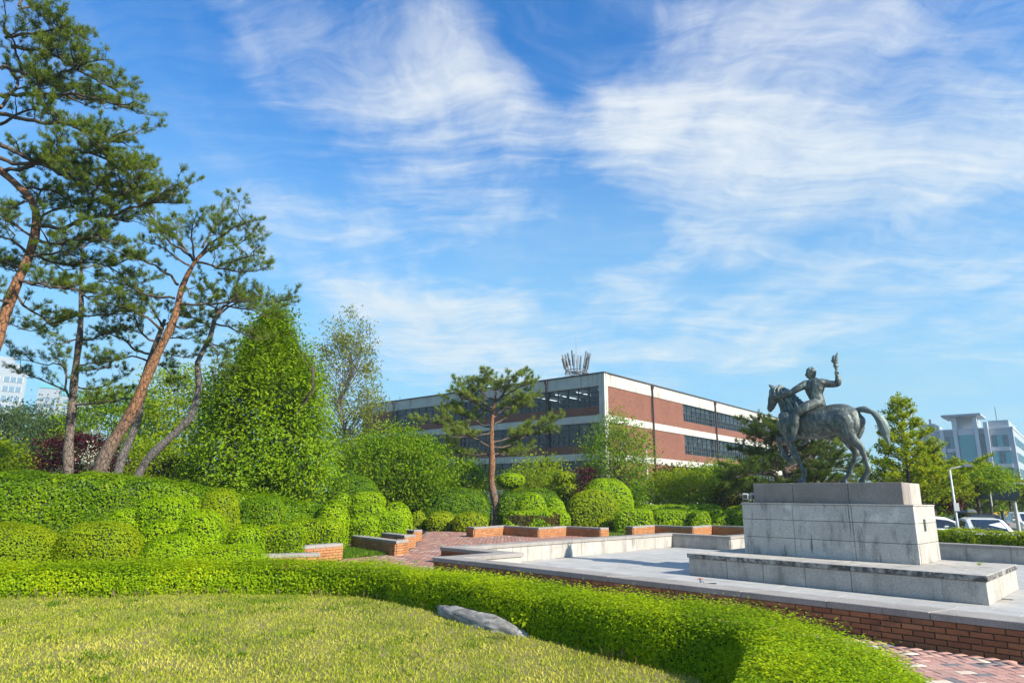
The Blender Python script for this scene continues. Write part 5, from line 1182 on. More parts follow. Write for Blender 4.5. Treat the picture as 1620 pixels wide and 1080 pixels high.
TR('spreading cherry tree with dark limbs over the parked cars', 1475, 1600, 735, 806, 37.0, 'maple_leaf', 170, 46, .7, 2.1, 'ball', L=.13, name='cherry_tree', cl=.75, flat=.35, tr=.14, nbr=60, shell=.3, group='street trees')
TR('dark red maple behind the street lamp foot', 1464, 1506, 782, 835, 36.0, 'red_leaf', 60, 56, .8, 1.2, 'ball', L=.13, name='red_maple', cl=.6, flat=.5, tr=.06, group='street trees')
TR('far green trees at the right end of the road', 1560, 1660, 760, 815, 78.0, 'maple_leaf', 200, 46, .6, .5, 'ball', L=.26, name='street_tree', cl=1.3, flat=.6, tr=.14, group='street trees')
TR('green trees across the road behind the parked cars', 1480, 1580, 770, 820, 66.0, 'maple_leaf', 200, 46, .6, .5, 'ball', L=.23, name='street_tree', cl=1.2, flat=.6, tr=.14, group='street trees')
TR('low green bush right behind the pedestal', 1390, 1470, 770, 835, 27.5, 'azalea_leaf', 120, 56, .7, .1, 'ball', L=.11, name='bush', cl=.6, flat=.7, tr=.05, stems=2, cat='bush')
TR('green bush between the dark pine and pedestal', 1195, 1300, 765, 815, 29.5, 'azalea_leaf', 130, 56, .7, .1, 'ball', L=.12, name='bush', cl=.6, flat=.7, tr=.05, stems=2, cat='bush')
# ------------------------------------------------------------------ pines
def needles(tp, td, n, ln, wd):
    """n needles for every tuft: thin triangles"""
    k = len(tp); P = np.repeat(np.array(tp), n, 0); Dn = np.repeat(unit(np.array(td)), n, 0); m = len(P)
    d = unit(Dn*.75+rng.normal(size=(m, 3))*.55); s = unit(np.cross(d, rng.normal(size=(m, 3)))); L = (ln*rng.uniform(.6, 1.2, m))[:, None]; base = P+rng.normal(size=(m, 3))*.018-Dn*rng.random((m, 1))*.06
    V = np.stack([base-s*wd/2, base+s*wd/2, base+d*L], 1).reshape(-1, 3); return V, np.arange(3*m).reshape(-1, 3), np.repeat(np.clip(np.repeat(rng.random(k), n)*.6+rng.random(m)*.4, 0, 1), 3)
def pine(label, trunk, limbs, mat='needle', bark_='red_pine_bark', nn=14, ln=.11, wd=.011, twig=1.0, auto=0, limb_r=.06, dens=1.0, name='pine_tree', seed=0, group=None, depth=1.1, autolen=(1.2, 2.4), tz=(.5, 1.0), K=1.17):
    """trunk: (px, py, distance, radius); limbs: lists of pixels, their distance drifts to one side"""
    trunk = [(a, b, c*K, r*K) for a, b, c, r in trunk]; ln *= K; wd *= K; twig *= K; limb_r *= K; depth *= K; autolen = [a*K for a in autolen]
    random.seed(seed+100); T3 = [D(*t[:3]) for t in trunk]; T3[0].z = -.1; rr = [t[3] for t in trunk]
    e = empty(name, T3[0], 0, label, 'tree', group); inv = Matrix.Translation(T3[0]).inverted(); m = MB()
    tp_ = resample([tuple(p) for p in T3], .35); kn = np.linspace(0, 1, len(T3)); rad = np.interp(np.linspace(0, 1, len(tp_)), kn, rr)
    tp_ = tp_+np.stack([np.sin(np.arange(len(tp_))*.9+seed)*.02, np.cos(np.arange(len(tp_))*1.1)*.02, np.zeros(len(tp_))], 1)
    rad = rad*(1+.10*np.sin(np.arange(len(tp_))*1.7)); rad[0] *= 1.25
    m.tube(tp_, rad, 12); tufts, tdir = [], []
    lb = MB()
    def tuft(p, d): tufts.append(tuple(p)); tdir.append(tuple(d))
    def twigs(path, r0, scale, start=.22):
        Q = [Vector(p) for p in path]; Ls = [0.0]
        for i in range(1, len(Q)): Ls.append(Ls[-1]+(Q[i]-Q[i-1]).length)
        tot = Ls[-1]; s = tot*start; side = random.choice((-1, 1))
        while s < tot:
            i = max(j for j in range(len(Ls)) if Ls[j] <= s+1e-6); i = min(i, len(Q)-2); u = (s-Ls[i])/max(1e-6, Ls[i+1]-Ls[i]); p = Q[i].lerp(Q[i+1], u); t = (Q[i+1]-Q[i]).normalized()
            side = -side; hv = Vector((-t.y, t.x, 0)); hv = hv.normalized() if hv.length > .1 else Vector((1, 0, 0))
            d = (t*random.uniform(.3, 1.0)+hv*side*random.uniform(.3, 1.1)+Vector((0, 0, random.uniform(.05, .75)))).normalized(); ln_ = scale*random.uniform(.45, 1.1)*(1.1-.45*s/tot)
            bp = wig(p, p+d*ln_, 3, .07); bp[-1].z += .06*ln_; r = r0*.32*(1-.5*s/tot); lb.tube(bp, [r, r*.75, r*.55, r*.3], 4, False)
            k = 2+int(5*ln_/.6*dens)
            for _ in range(k):
                u2 = random.uniform(.30, 1.0); j = u2*3; q = bp[min(int(j), 2)].lerp(bp[min(int(j), 2)+1], j-min(int(j), 2)); d2 = (d*.5+Vector((random.gauss(0, .8), random.gauss(0, .8), random.uniform(.15, 1.0)))).normalized(); l2 = random.uniform(.05, .26)*scale
                q2 = q+d2*l2; lb.tube([q, q2], [r*.3, r*.18], 3, False); tuft(q2, (d2+Vector((0, 0, .5))))
                if random.random() < .75:
                    d3 = (d2+Vector((random.gauss(0, .7), random.gauss(0, .7), random.gauss(.2, .3)))).normalized(); tuft(q+d3*l2*.75, d3+Vector((0, 0, .4)))
            tuft(bp[-1], d+Vector((0, 0, .3))); s += random.uniform(.16, .34)*max(.7, scale)/dens**.5
        tuft(Q[-1], (Q[-1]-Q[-2]).normalized())
    for li, l in enumerate(limbs):
        Y0 = l[0][2] if len(l[0]) > 2 else None
        if Y0 is None:   # take the distance of the trunk where the limb leaves
            Y0 = min(tp_, key=lambda q: abs(q[2]-D(l[0][0], l[0][1], q[1]).z)+.3*abs(q[0]-D(l[0][0], l[0][1], q[1]).x))[1]
        drift = random.choice((-1, 1))*random.uniform(.25, 1.0)*depth; pts = []
        for i, q in enumerate(l): pts.append(D(q[0], q[1], Y0+drift*i/(len(l)-1)))
        path = resample([tuple(p) for p in pts], .22); path[1:-1] += rng.normal(size=(len(path)-2, 3))*.028; n = len(path); r0 = limb_r*(.7+.12*(n*.22))
        lb.tube(path, np.linspace(r0, r0*.22, n), 7, False); twigs(path, r0, twig*.62)
        # side limbs off the main one
        tl = n*.22
        for _ in range(int(tl*1.6)):
            j = int(random.uniform(.25, .95)*(n-1)); t = Vector(path[min(j+1, n-1)]-path[max(j-1, 0)]).normalized(); hv = Vector((-t.y, t.x, 0)).normalized()*random.choice((-1, 1))
            d = (t*random.uniform(.3, .9)+hv*random.uniform(.4, 1)+Vector((0, 0, random.uniform(-.05, .55)))).normalized(); ln_ = random.uniform(.5, 1.25)*twig; bp = wig(path[j], Vector(path[j])+d*ln_, 4, .06); r = r0*.5
            lb.tube(bp, [r, r*.75, r*.55, r*.4, r*.2], 5, False); twigs(bp, r, twig*.5, .3)
    zt0, zt1 = tp_[0][2], tp_[-1][2]
    for k in range(auto):
        u = tz[0]+(tz[1]-tz[0])*(k+random.random())/auto; j = int(u*(len(tp_)-1)); a = k*2.4+random.uniform(-.4, .4); ln_ = random.uniform(*autolen)*(1.15-.55*(u-tz[0])/(tz[1]-tz[0]+1e-6))
        d = Vector((cos(a), sin(a), random.uniform(.0, .45))); bp = wig(tp_[j], Vector(tp_[j])+d*ln_, 6, .05); bp[-1].z += .12*ln_; path = resample([tuple(p) for p in bp], .2); r0 = limb_r*.8
        lb.tube(path, np.linspace(r0, r0*.2, len(path)), 6, False); twigs(path, r0, twig*.6)
    V, Q, A_ = needles(tufts, tdir, nn, ln, wd)
    c = link(bpy.data.objects.new('crown', np_mesh('crown', V, Q, M[mat], A_)), e); c.matrix_parent_inverse = inv
    t = m.build('trunk', M[bark_], e, smooth=True); t.matrix_parent_inverse = inv
    b = lb.build('limbs', M['limb_bark'], e, smooth=True); b.matrix_parent_inverse = inv
    return e
GP = 'red pines of the left bed'
pine('tall red pine whose trunk leaves the photo at the left edge', [(-70, 800, 15.5, .20), (-30, 620, 15.5, .18), (0, 522, 15.5, .16), (26, 451, 15.5, .145), (46, 400, 15.5, .13), (58, 352, 15.5, .105), (52, 318, 15.5, .09), (14, 282, 15.5, .085), (-40, 225, 15.5, .085), (-46, 130, 15.4, .08), (-40, 62, 15.4, .07), (-38, 0, 15.3, .06), (-40, -90, 15.2, .03)],
     [[(57, 356), (90, 360), (114, 358), (140, 342), (176, 341), (207, 330), (240, 318), (282, 291)], [(176, 341), (192, 315), (214, 300), (240, 285)], [(140, 342), (146, 310), (160, 290)],
      [(0, 171), (16, 150), (36, 119), (67, 88), (100, 62)], [(36, 119), (22, 70), (0, 36)], [(67, 88), (90, 75), (98, 45)], [(0, 197), (30, 182), (52, 171), (58, 140), (80, 118)], [(0, 180), (62, 192), (104, 195), (156, 222), (205, 205)],
      [(-5, 226), (67, 262), (135, 290), (197, 308), (226, 268)], [(0, 250), (40, 258), (90, 250), (150, 268), (218, 258)], [(5, 270), (50, 262), (110, 240), (170, 250), (190, 255)], [(10, 60), (60, 50), (110, 42)], [(5, 105), (70, 125), (120, 105), (170, 95)],
      [(20, 75), (80, 85), (140, 120), (195, 150)], [(0, 150), (60, 150), (120, 150), (180, 165), (213, 160)], [(30, 15), (60, 10), (85, 5)], [(36, 300), (80, 300), (120, 320), (170, 310)], [(50, 375), (90, 385), (140, 375), (190, 385)],
      [(45, 402), (20, 380), (-10, 372), (-40, 360)], [(30, 440), (60, 450), (100, 455), (130, 448)], [(20, 465), (50, 490), (80, 508), (118, 500)], [(15, 480), (-10, 470), (-40, 470)], [(40, 318), (10, 330), (-30, 330)], [(30, 10), (50, -30), (80, -40)], [(25, -30), (-20, -50), (-40, -20)], [(5, 110), (-30, 80), (-50, 60)], [(-8, 205), (-40, 190), (-60, 200)], [(48, 395), (100, 420), (150, 415), (180, 430)], [(52, 375), (20, 352), (-15, 345)], [(56, 350), (90, 330), (130, 328)], [(54, 345), (60, 310), (80, 285)], [(44, 405), (80, 400), (120, 398)], [(36, 425), (5, 415), (-30, 420)]],
     'needle', 'red_pine_bark_high', 15, .105, .0105, 1.0, 0, .044, 1.3, seed=1, group=GP, depth=1.3)
pine('straight slender pine second from the left edge', [(111, 800, 19.5, .15), (111, 680, 19.5, .14), (118, 600, 19.5, .125), (126, 529, 19.5, .105), (129, 458, 19.5, .085), (129, 391, 19.5, .05), (132, 372, 19.5, .02)],
     [[(113, 640), (106, 615), (104, 585), (88, 577), (61, 575), (24, 568)], [(106, 619), (71, 603), (49, 595), (20, 588)], [(114, 641), (150, 639), (173, 638), (193, 632), (240, 626)], [(115, 609), (147, 617), (173, 605), (200, 592)], [(121, 577), (150, 574), (185, 570)],
      [(129, 470), (160, 468), (200, 462)], [(128, 500), (90, 502), (55, 522), (30, 520)], [(129, 425), (170, 418), (210, 408)], [(129, 415), (90, 415), (52, 428)], [(126, 540), (160, 530), (200, 522), (230, 530)], [(126, 535), (95, 545), (72, 530)], [(129, 395), (150, 372), (175, 360)], [(129, 390), (105, 380), (85, 385)], [(128, 450), (100, 445), (70, 455)], [(127, 500), (165, 498), (205, 490)]],
     'needle', 'pine_bark', 13, .11, .0115, 1.0, 0, .034, .9, seed=2, group=GP, depth=1.2)
pine('big leaning orange barked red pine in the left bed', [(130, 800, 18, .22), (158, 742, 18, .205), (209, 649, 18, .18), (249, 560, 18, .155), (276, 502, 18, .135), (289, 453, 18, .11), (306, 418, 18, .085), (320, 400, 18, .055), (330, 385, 18, .03)],
     [[(308, 416), (326, 398), (350, 389), (385, 382), (409, 372)], [(310, 414), (344, 424), (379, 430), (405, 428), (427, 420)], [(308, 413), (302, 376), (311, 338)], [(302, 404), (273, 386), (249, 359), (240, 330)], [(320, 392), (338, 359), (356, 330)], [(281, 450), (261, 430), (231, 413), (190, 400), (170, 398)],
      [(276, 472), (234, 466), (199, 451), (155, 446)], [(282, 481), (326, 481), (365, 478), (385, 478), (406, 489)], [(258, 521), (234, 504), (204, 490), (166, 478)], [(290, 450), (298, 462), (300, 470)], [(305, 412), (280, 372), (285, 345)], [(330, 395), (365, 362), (395, 352)], [(300, 420), (262, 395), (222, 378)], [(344, 424), (375, 410), (410, 405)], [(270, 510), (290, 520), (330, 512)]],
     'needle', 'red_pine_bark', 13, .11, .0115, .95, 0, .038, .95, seed=3, group=GP, depth=1.1)
pine('grey trunked pine leaning behind the orange one', [(170, 800, 20, .15), (187, 747, 20, .14), (218, 658, 20, .12), (236, 569, 20, .10), (250, 533, 20, .085), (262, 505, 20, .05)],
     [[(247, 540), (222, 528), (210, 500), (180, 495), (140, 500)], [(238, 560), (215, 553), (195, 535), (165, 530), (130, 540)], [(235, 572), (205, 562), (170, 578), (150, 590)], [(240, 556), (275, 560), (305, 566)], [(255, 520), (280, 500), (310, 492)], [(256, 515), (235, 480), (205, 470)], [(236, 569), (262, 585), (275, 600)], [(250, 533), (285, 535), (318, 530)]],
     'needle', 'grey_bark', 13, .115, .012, .95, 0, .036, .85, seed=4, group=GP, depth=1.2)
pine('crooked grey pine next to the arborvitae', [(196, 800, 18.8, .15), (219, 751, 18.8, .135), (267, 693, 18.8, .12), (302, 658, 18.8, .11), (316, 609, 18.8, .10), (311, 573, 18.8, .09), (333, 533, 18.8, .075), (342, 502, 18.8, .06), (355, 482, 18.8, .04)],
     [[(344, 500), (368, 480), (400, 478), (430, 478), (459, 472)], [(340, 512), (372, 520), (400, 534), (412, 540)], [(355, 484), (375, 468), (400, 460)], [(338, 520), (310, 505), (285, 500)], [(330, 540), (352, 550), (365, 562)], [(328, 545), (345, 556), (347, 590)], [(345, 495), (340, 470), (332, 450)], [(355, 484), (390, 490), (425, 502)], [(350, 490), (320, 480), (300, 470)]],
     'needle', 'grey_bark', 13, .11, .0115, .85, 0, .034, 1.05, seed=5, group=GP, depth=1.0)
pine('solitary pine with spreading crown before the brick building', [(785, 835, 26, .15), (784, 800, 26, .14), (778, 762, 26, .125), (778, 738, 26, .12), (778, 690, 26, .10), (780, 649, 26, .075), (784, 628, 26, .05), (786, 618, 26, .02)],
     [[(776, 719), (744, 719), (708, 713)], [(775, 707), (749, 693), (725, 678), (700, 672), (672, 666)], [(778, 678), (751, 666), (730, 655), (708, 645)], [(780, 655), (757, 640), (740, 622)], [(780, 719), (814, 717), (843, 709)], [(780, 707), (809, 705), (833, 690), (877, 685)], [(781, 700), (815, 690), (850, 676), (872, 668)], [(782, 671), (809, 654), (838, 642)], [(783, 634), (752, 614), (740, 602)], [(784, 632), (785, 606), (772, 592)], [(785, 635), (800, 616), (812, 594)], [(786, 632), (815, 616), (835, 608)], [(780, 660), (812, 640), (850, 630)], [(779, 685), (740, 690), (712, 690)], [(780, 645), (740, 632), (725, 630)]],
     'needle_light', 'red_pine_bark_high', 12, .13, .0145, .95, 0, .040, 1.05, seed=6, depth=1.6, K=1.4)
pine('dark bushy pine spreading behind the statue', [(1252, 812, 25.5, .17), (1248, 770, 25.5, .15), (1240, 735, 25.5, .12), (1246, 705, 25.5, .09), (1240, 672, 25.5, .04)],
     [[(1246, 760), (1215, 748), (1185, 752), (1160, 756)], [(1244, 745), (1210, 725), (1180, 722)], [(1242, 735), (1215, 700), (1195, 690)], [(1245, 712), (1225, 680), (1215, 670)], [(1248, 757), (1285, 745), (1320, 738), (1345, 742)], [(1246, 742), (1280, 722), (1315, 712)], [(1245, 725), (1275, 700), (1295, 692)], [(1244, 700), (1255, 675), (1262, 662)], [(1250, 765), (1290, 765), (1330, 760)], [(1249, 768), (1215, 775), (1180, 780)]],
     'needle_dark', 'limb_bark', 13, .15, .017, 1.05, 16, .05, 1.0, seed=7, depth=2.0, K=1.4, autolen=(1.0, 2.1), tz=(.3, 1.0))
pine('second pine trunk and crown behind the horse legs', [(1268, 812, 28, .15), (1266, 770, 28, .14), (1275, 735, 28, .11), (1300, 708, 28, .08), (1312, 690, 28, .04)],
     [[(1270, 755), (1305, 745), (1340, 745), (1368, 752)], [(1290, 718), (1320, 722), (1350, 735)], [(1300, 708), (1318, 695), (1335, 700)], [(1268, 765), (1320, 772), (1360, 770)]],
     'needle_light', 'limb_bark', 12, .15, .017, 1.0, 9, .045, 1.0, seed=8, depth=1.6, K=1.4, autolen=(.9, 1.7), tz=(.3, 1.0))
random.seed(33)
# ------------------------------------------------------------------ grass
def blades(name, P, h, w, mat, rnd, lean=.45, parent=None):
    n = len(P); a = rng.random(n)*2*pi; s = np.stack([np.cos(a), np.sin(a), np.zeros(n)], 1); d = rng.normal(size=(n, 3))*np.array([lean, lean, 0])+np.array([0, 0, 1.0]); d = unit(d); hh = (h*rng.uniform(.4, 1.25, n))[:, None]; ww = (w*rng.uniform(.7, 1.3, n))[:, None]
    b = rng.normal(size=(n, 3))*np.array([.35, .35, .05])
    m = P+d*hh*.55; t = P+d*hh+b*hh*.5
    V = np.stack([P-s*ww/2, P+s*ww/2, t, m-s*ww*.45], 1).reshape(-1, 3); me = np_mesh(name, V, np.arange(4*n).reshape(-1, 4), M[mat], np.repeat(rnd, 4))
    return link(bpy.data.objects.new(name, me), parent)
def build_grass():
    n = 420000; y = 3.6+8.6*rng.random(n)**1.25; x = rng.uniform(-1.05, .45, n)*y*.98; P = np.stack([x, y, lawn_z(x, y)], 1); P = P[inpoly(P, LAWN)]
    dry = vnoise(P, .75, 2)*.65+vnoise(P, 2.3, 4)*.45+.3*vnoise(P, 7, 6); keep = rng.random(len(P)) < np.clip(.85-.35*dry, .25, 1); P, dry = P[keep], dry[keep]
    P = P[:155000]; dry = dry[:155000]; r = np.clip(.40+.42*dry+rng.normal(size=len(P))*.17, 0, 1); o = blades('grass', P, .036, .0072, 'grass_blade', r, .55); tag(o, 'short patchy half dry grass of the front lawn', 'grass', kind='stuff')
    # clumps of coarser green grass and weeds in the turf
    cc = np.stack([rng.uniform(-8, 1.2, 170), rng.uniform(4.2, 10.8, 170)], 1); P = np.repeat(cc, 45, 0)+rng.normal(size=(170*45, 2))*np.repeat(rng.uniform(.04, .20, 170), 45)[:, None]; P = np.column_stack([P, lawn_z(P[:, 0], P[:, 1])]); P = P[inpoly(P, LAWN)]
    o = blades('weeds', P, .052, .009, 'green_grass', rng.random(len(P)), .6); tag(o, 'coarser green clumps scattered in the front lawn', 'grass', kind='stuff')
    # green wedge between the planters
    a, b, c, d = U(543, 884, 0), U(624, 876, 0), U(560, 852, .1), U(540, 862, .1); n = 26000; P = np.stack([rng.uniform(-6, 0, n), rng.uniform(13, 22, n), np.zeros(n)], 1); poly = [(a.x, a.y), (b.x, b.y), (c.x-.1, c.y), (d.x-.6, d.y)]
    P = P[inpoly(P, poly)]
    if len(P) < 9000: P = np.repeat(P, max(1, 9000//max(1, len(P))), 0); P[:, :2] += rng.normal(size=(len(P), 2))*.07
    P[:, 2] = .0; sheet('grass_bank', poly, -.008, 'lawn_soil'); o = blades('grass', P, .10, .011, 'green_grass', rng.random(len(P)), .4); tag(o, 'bright green grass wedge between brick planters at the walk', 'grass', kind='stuff')
    n = 16000; P = np.stack([rng.uniform(3.0, 9.0, n), rng.uniform(30.5, 48, n), np.full(n, -.04)], 1); o = blades('grass', P, .09, .016, 'green_grass', rng.random(n), .4); tag(o, 'bright green grass strip behind the central planter', 'grass', kind='stuff')
    # dry stalks at the hedge foot
    fp = resample([(-9, 9.45, 0), (-6.6, 10.05, 0), (-4.8, 10.62, 0), (-3.4, 10.8, 0), (-2.4, 10.45, 0), (-1.4, 9.62, 0), (.1, 7.95, 0), (1.15, 6.75, 0)], .05); n = 700; P = fp[rng.integers(0, len(fp), n)]+rng.normal(size=(n, 3))*np.array([.10, .10, 0]); P[:, 2] = lawn_z(P[:, 0], P[:, 1]); k = rng.random(n) < .25+.75*(vnoise(P, 1.7, 3) > .05); P = P[k]
    o = blades('dry_grass', P, .13, .0045, 'dry_stalk', rng.random(len(P)), .3); tag(o, 'dry straw stalks along the foot of front hedge', 'grass', kind='stuff')
build_grass()
def build_rock():
    a, b = U(699, 969, .20), U(832, 1008, .13); c = (a+b)/2; L = (b-a).length; ang = math.atan2(b.y-a.y, b.x-a.x); bm = bmesh.new(); bmesh.ops.create_icosphere(bm, subdivisions=4, radius=1.0)
    for v in bm.verts:
        p = np.array([[v.co.x, v.co.y, v.co.z]]); k = 1+.20*vnoise(p, 2.3, 1)[0]+.13*abs(vnoise(p, 5.5, 2)[0])+.06*vnoise(p, 13, 3)[0]; x, y, z = v.co*k
        prof = (.78+.30*(x < -.1)*-.2+.22*math.exp(-((x-.35)/.4)**2)); v.co = (x*L*.50, y*.16, max(-.8, z)*.15*prof)
    me = bpy.data.meshes.new('rock'); bm.to_mesh(me); bm.free(); me.materials.append(M['rock']); me.polygons.foreach_set('use_smooth', [True]*len(me.polygons)); o = link(bpy.data.objects.new('rock', me)); o.location = (c.x+.02, c.y+.02, .15); o.rotation_euler = (0, radians(5), ang); tag(o, 'long low grey boulder at the foot of front hedge', 'rock')
build_rock()
# sprigs of broad leaves growing out of the hedge by the rock, and small weeds in the joints
def sprig(name, label, p, n, L, r, mat='lime_leaf', up=.2):
    n *= 2; P = np.array(p)+rng.normal(size=(n, 3))*r; P[:, 2] = np.maximum(P[:, 2], p[2]-.02); me = leaf_mesh(name, P, unit(rng.normal(size=(n, 3))+np.array([0, -.6, up+.5])), L, L*.55, M[mat], .6); o = link(bpy.data.objects.new(name, me)); tag(o, label, 'plant')
q = U(822, 975, .38); sprig('seedling', 'broad leaved seedling growing from hedge above the boulder', (q.x, q.y-.02, q.z-.04), 8, .06, .045)
q = U(975, 1016, .25); sprig('seedling', 'small seedling in hedge face right of the boulder', (q.x, q.y-.02, q.z), 5, .05, .03)
for (px, py, n, lab) in ((1523, 943, 40, 'weed tuft at the foot of pedestal base near its corner'), (1463, 939, 16, 'tiny weed at pedestal base left of the bigger tuft')):
    q = U(px, py, FLOOR); sprig('weed', lab, (q.x, q.y-.05, FLOOR+.03), n, .035, .028, 'lime_leaf', .8)
q = U(1551, 893, .39); sprig('weed', 'weed in the joint on top of pedestal base', (q.x, q.y, .41), 26, .03, .03, 'lime_leaf', .8)

# ------------------------------------------------------------------ lamps, bollard, floodlights, tap
def street_lamp(label, base, top, armto, Y, z0, r=.065, mat='lamp_white', head=.7):
    b = D(base[0], base[1], Y); t = D(top[0], top[1], Y); a = D(armto[0], armto[1], Y-.2); e = empty('street_lamp', (b.x, Y, z0), 0, label, 'lamp', 'street lamps'); zt = t.z-z0; dx = a.x-b.x; dz = a.z-t.z
    MB().lathe([(r*2.0, 0), (r*2.0, .25), (r*1.25, .28), (r, 1.2), (r*.75, zt)], 12).build('pole', M[mat], e, smooth=True)
    MB().tube([(0, 0, zt-.05), (dx*.08, 0, zt+dz*.4), (dx*.5, -.1, zt+dz*.8), (dx*.75, -.15, zt+dz)], r*.55, 8).build('arm', M[mat], e, smooth=True)
    m = MB(); h0, h1 = dx*.66, dx*1.08; w = .13; m.add([(h0, -.15-w*.5, zt+dz-.02), (h1, -.2-w, zt+dz-.02), (h1+.06, -.2, zt+dz), (h1, -.2+w, zt+dz-.02), (h0, -.15+w*.5, zt+dz-.02), (h0, -.15-w*.4, zt+dz+.06), (h1-.08, -.2-w*.6, zt+dz+.09), (h1, -.2, zt+dz+.08), (h1-.08, -.2+w*.6, zt+dz+.09), (h0, -.15+w*.4, zt+dz+.06)],
        [(4, 3, 2, 1, 0), (5, 6, 7, 8, 9), (0, 1, 6, 5), (1, 2, 7, 6), (2, 3, 8, 7), (3, 4, 9, 8), (4, 0, 5, 9)]); m.build('lamp_head', M['lamp_head'], e)
    return e, zt
e, zt = street_lamp('tall white street lamp right of the pedestal beside parked cars', (1516, 838), (1501, 743), (1534, 737), 26.0, -.62, .046)
MB().box(-.10, -.10, zt-1.55, .10, -.062, zt-1.25).build('control_box', M['box_grey'], e)
street_lamp('slim white lamp post in front of the building corner', (1026, 800), (1018, 712), (1029, 703), 44.0, -.1, .055)
def bollard():
    p = D(967, 815, 35.6); e = empty('bollard_lamp', (p.x, 35.6, -.05), 0, 'short grey bollard lamp with flat cap by yellow green hedge', 'lamp'); h = D(967, 804, 35.6).z
    MB().lathe([(.10, 0), (.10, .02), (.075, .03), (.075, h)], 14).build('post', M['lamp_grey'], e, smooth=False); MB().lathe([(.15, h+.004), (.17, h+.012), (.165, h+.04), (.05, h+.06)], 16).build('cap', M['lamp_white'], e)
bollard()
def floods():
    for k, (a, b) in enumerate(((5.02, 1.47), (4.90, 1.62))):
        p = LB(a, b); e = empty('floodlight', (p.x, p.y, 1.562), math.atan2(-E1[1], -E1[0])+radians(200+20*k), ('outer', 'inner')[k]+' small grey floodlight on the left end of the pedestal block', 'lamp', 'floodlights on the pedestal')
        MB().box(-.05, -.05, 0, .05, .05, .012).box(-.075, -.012, .013, -.067, .012, .16).box(.067, -.012, .013, .075, .012, .16).box(-.066, -.012, .013, .066, .012, .02).build('bracket', M['lamp_head'], e)
        m = MB(); m.add([(-.062, -.05, .07), (.062, -.05, .07), (.062, .06, .09), (-.062, .06, .09), (-.062, -.07, .20), (.062, -.07, .20), (.062, .045, .23), (-.062, .045, .23)], [(0, 3, 2, 1), (4, 5, 6, 7), (0, 1, 5, 4), (1, 2, 6, 5), (2, 3, 7, 6), (3, 0, 4, 7)]); m.build('housing', M['lamp_grey'], e, bevel=.006)
        MB().add([(-.05, -.0575, .085), (.05, -.0575, .085), (.05, -.0745, .185), (-.05, -.0745, .185)], [(0, 1, 2, 3)]).build('lens', M['car_glass'], e)
floods()
def tap():
    p = U(1108, 923, FLOOR); e = empty('water_tap', (p.x, p.y, FLOOR), 0, 'small red handled water tap standing on the basin floor', 'tap')
    MB().tube([(0, 0, 0), (0, 0, .085)], .014, 8).tube([(0, 0, .05), (.05, 0, .05), (.075, 0, .03)], .011, 8).build('pipe', M['tap_blue'], e); MB().tube([(-.055, 0, .10), (.055, 0, .10)], .010, 8).tube([(0, -.05, .10), (0, .05, .10)], .010, 8).tube([(0, 0, .085), (0, 0, .112)], .016, 8).build('handle', M['tap_red'], e)
    h = resample([(.07, 0, .012), (.15, -.02, .012), (.24, .02, .012), (.34, 0, .012)], .03); MB().tube(h, .010, 6).build('hose', M['tyre'], e)
tap()
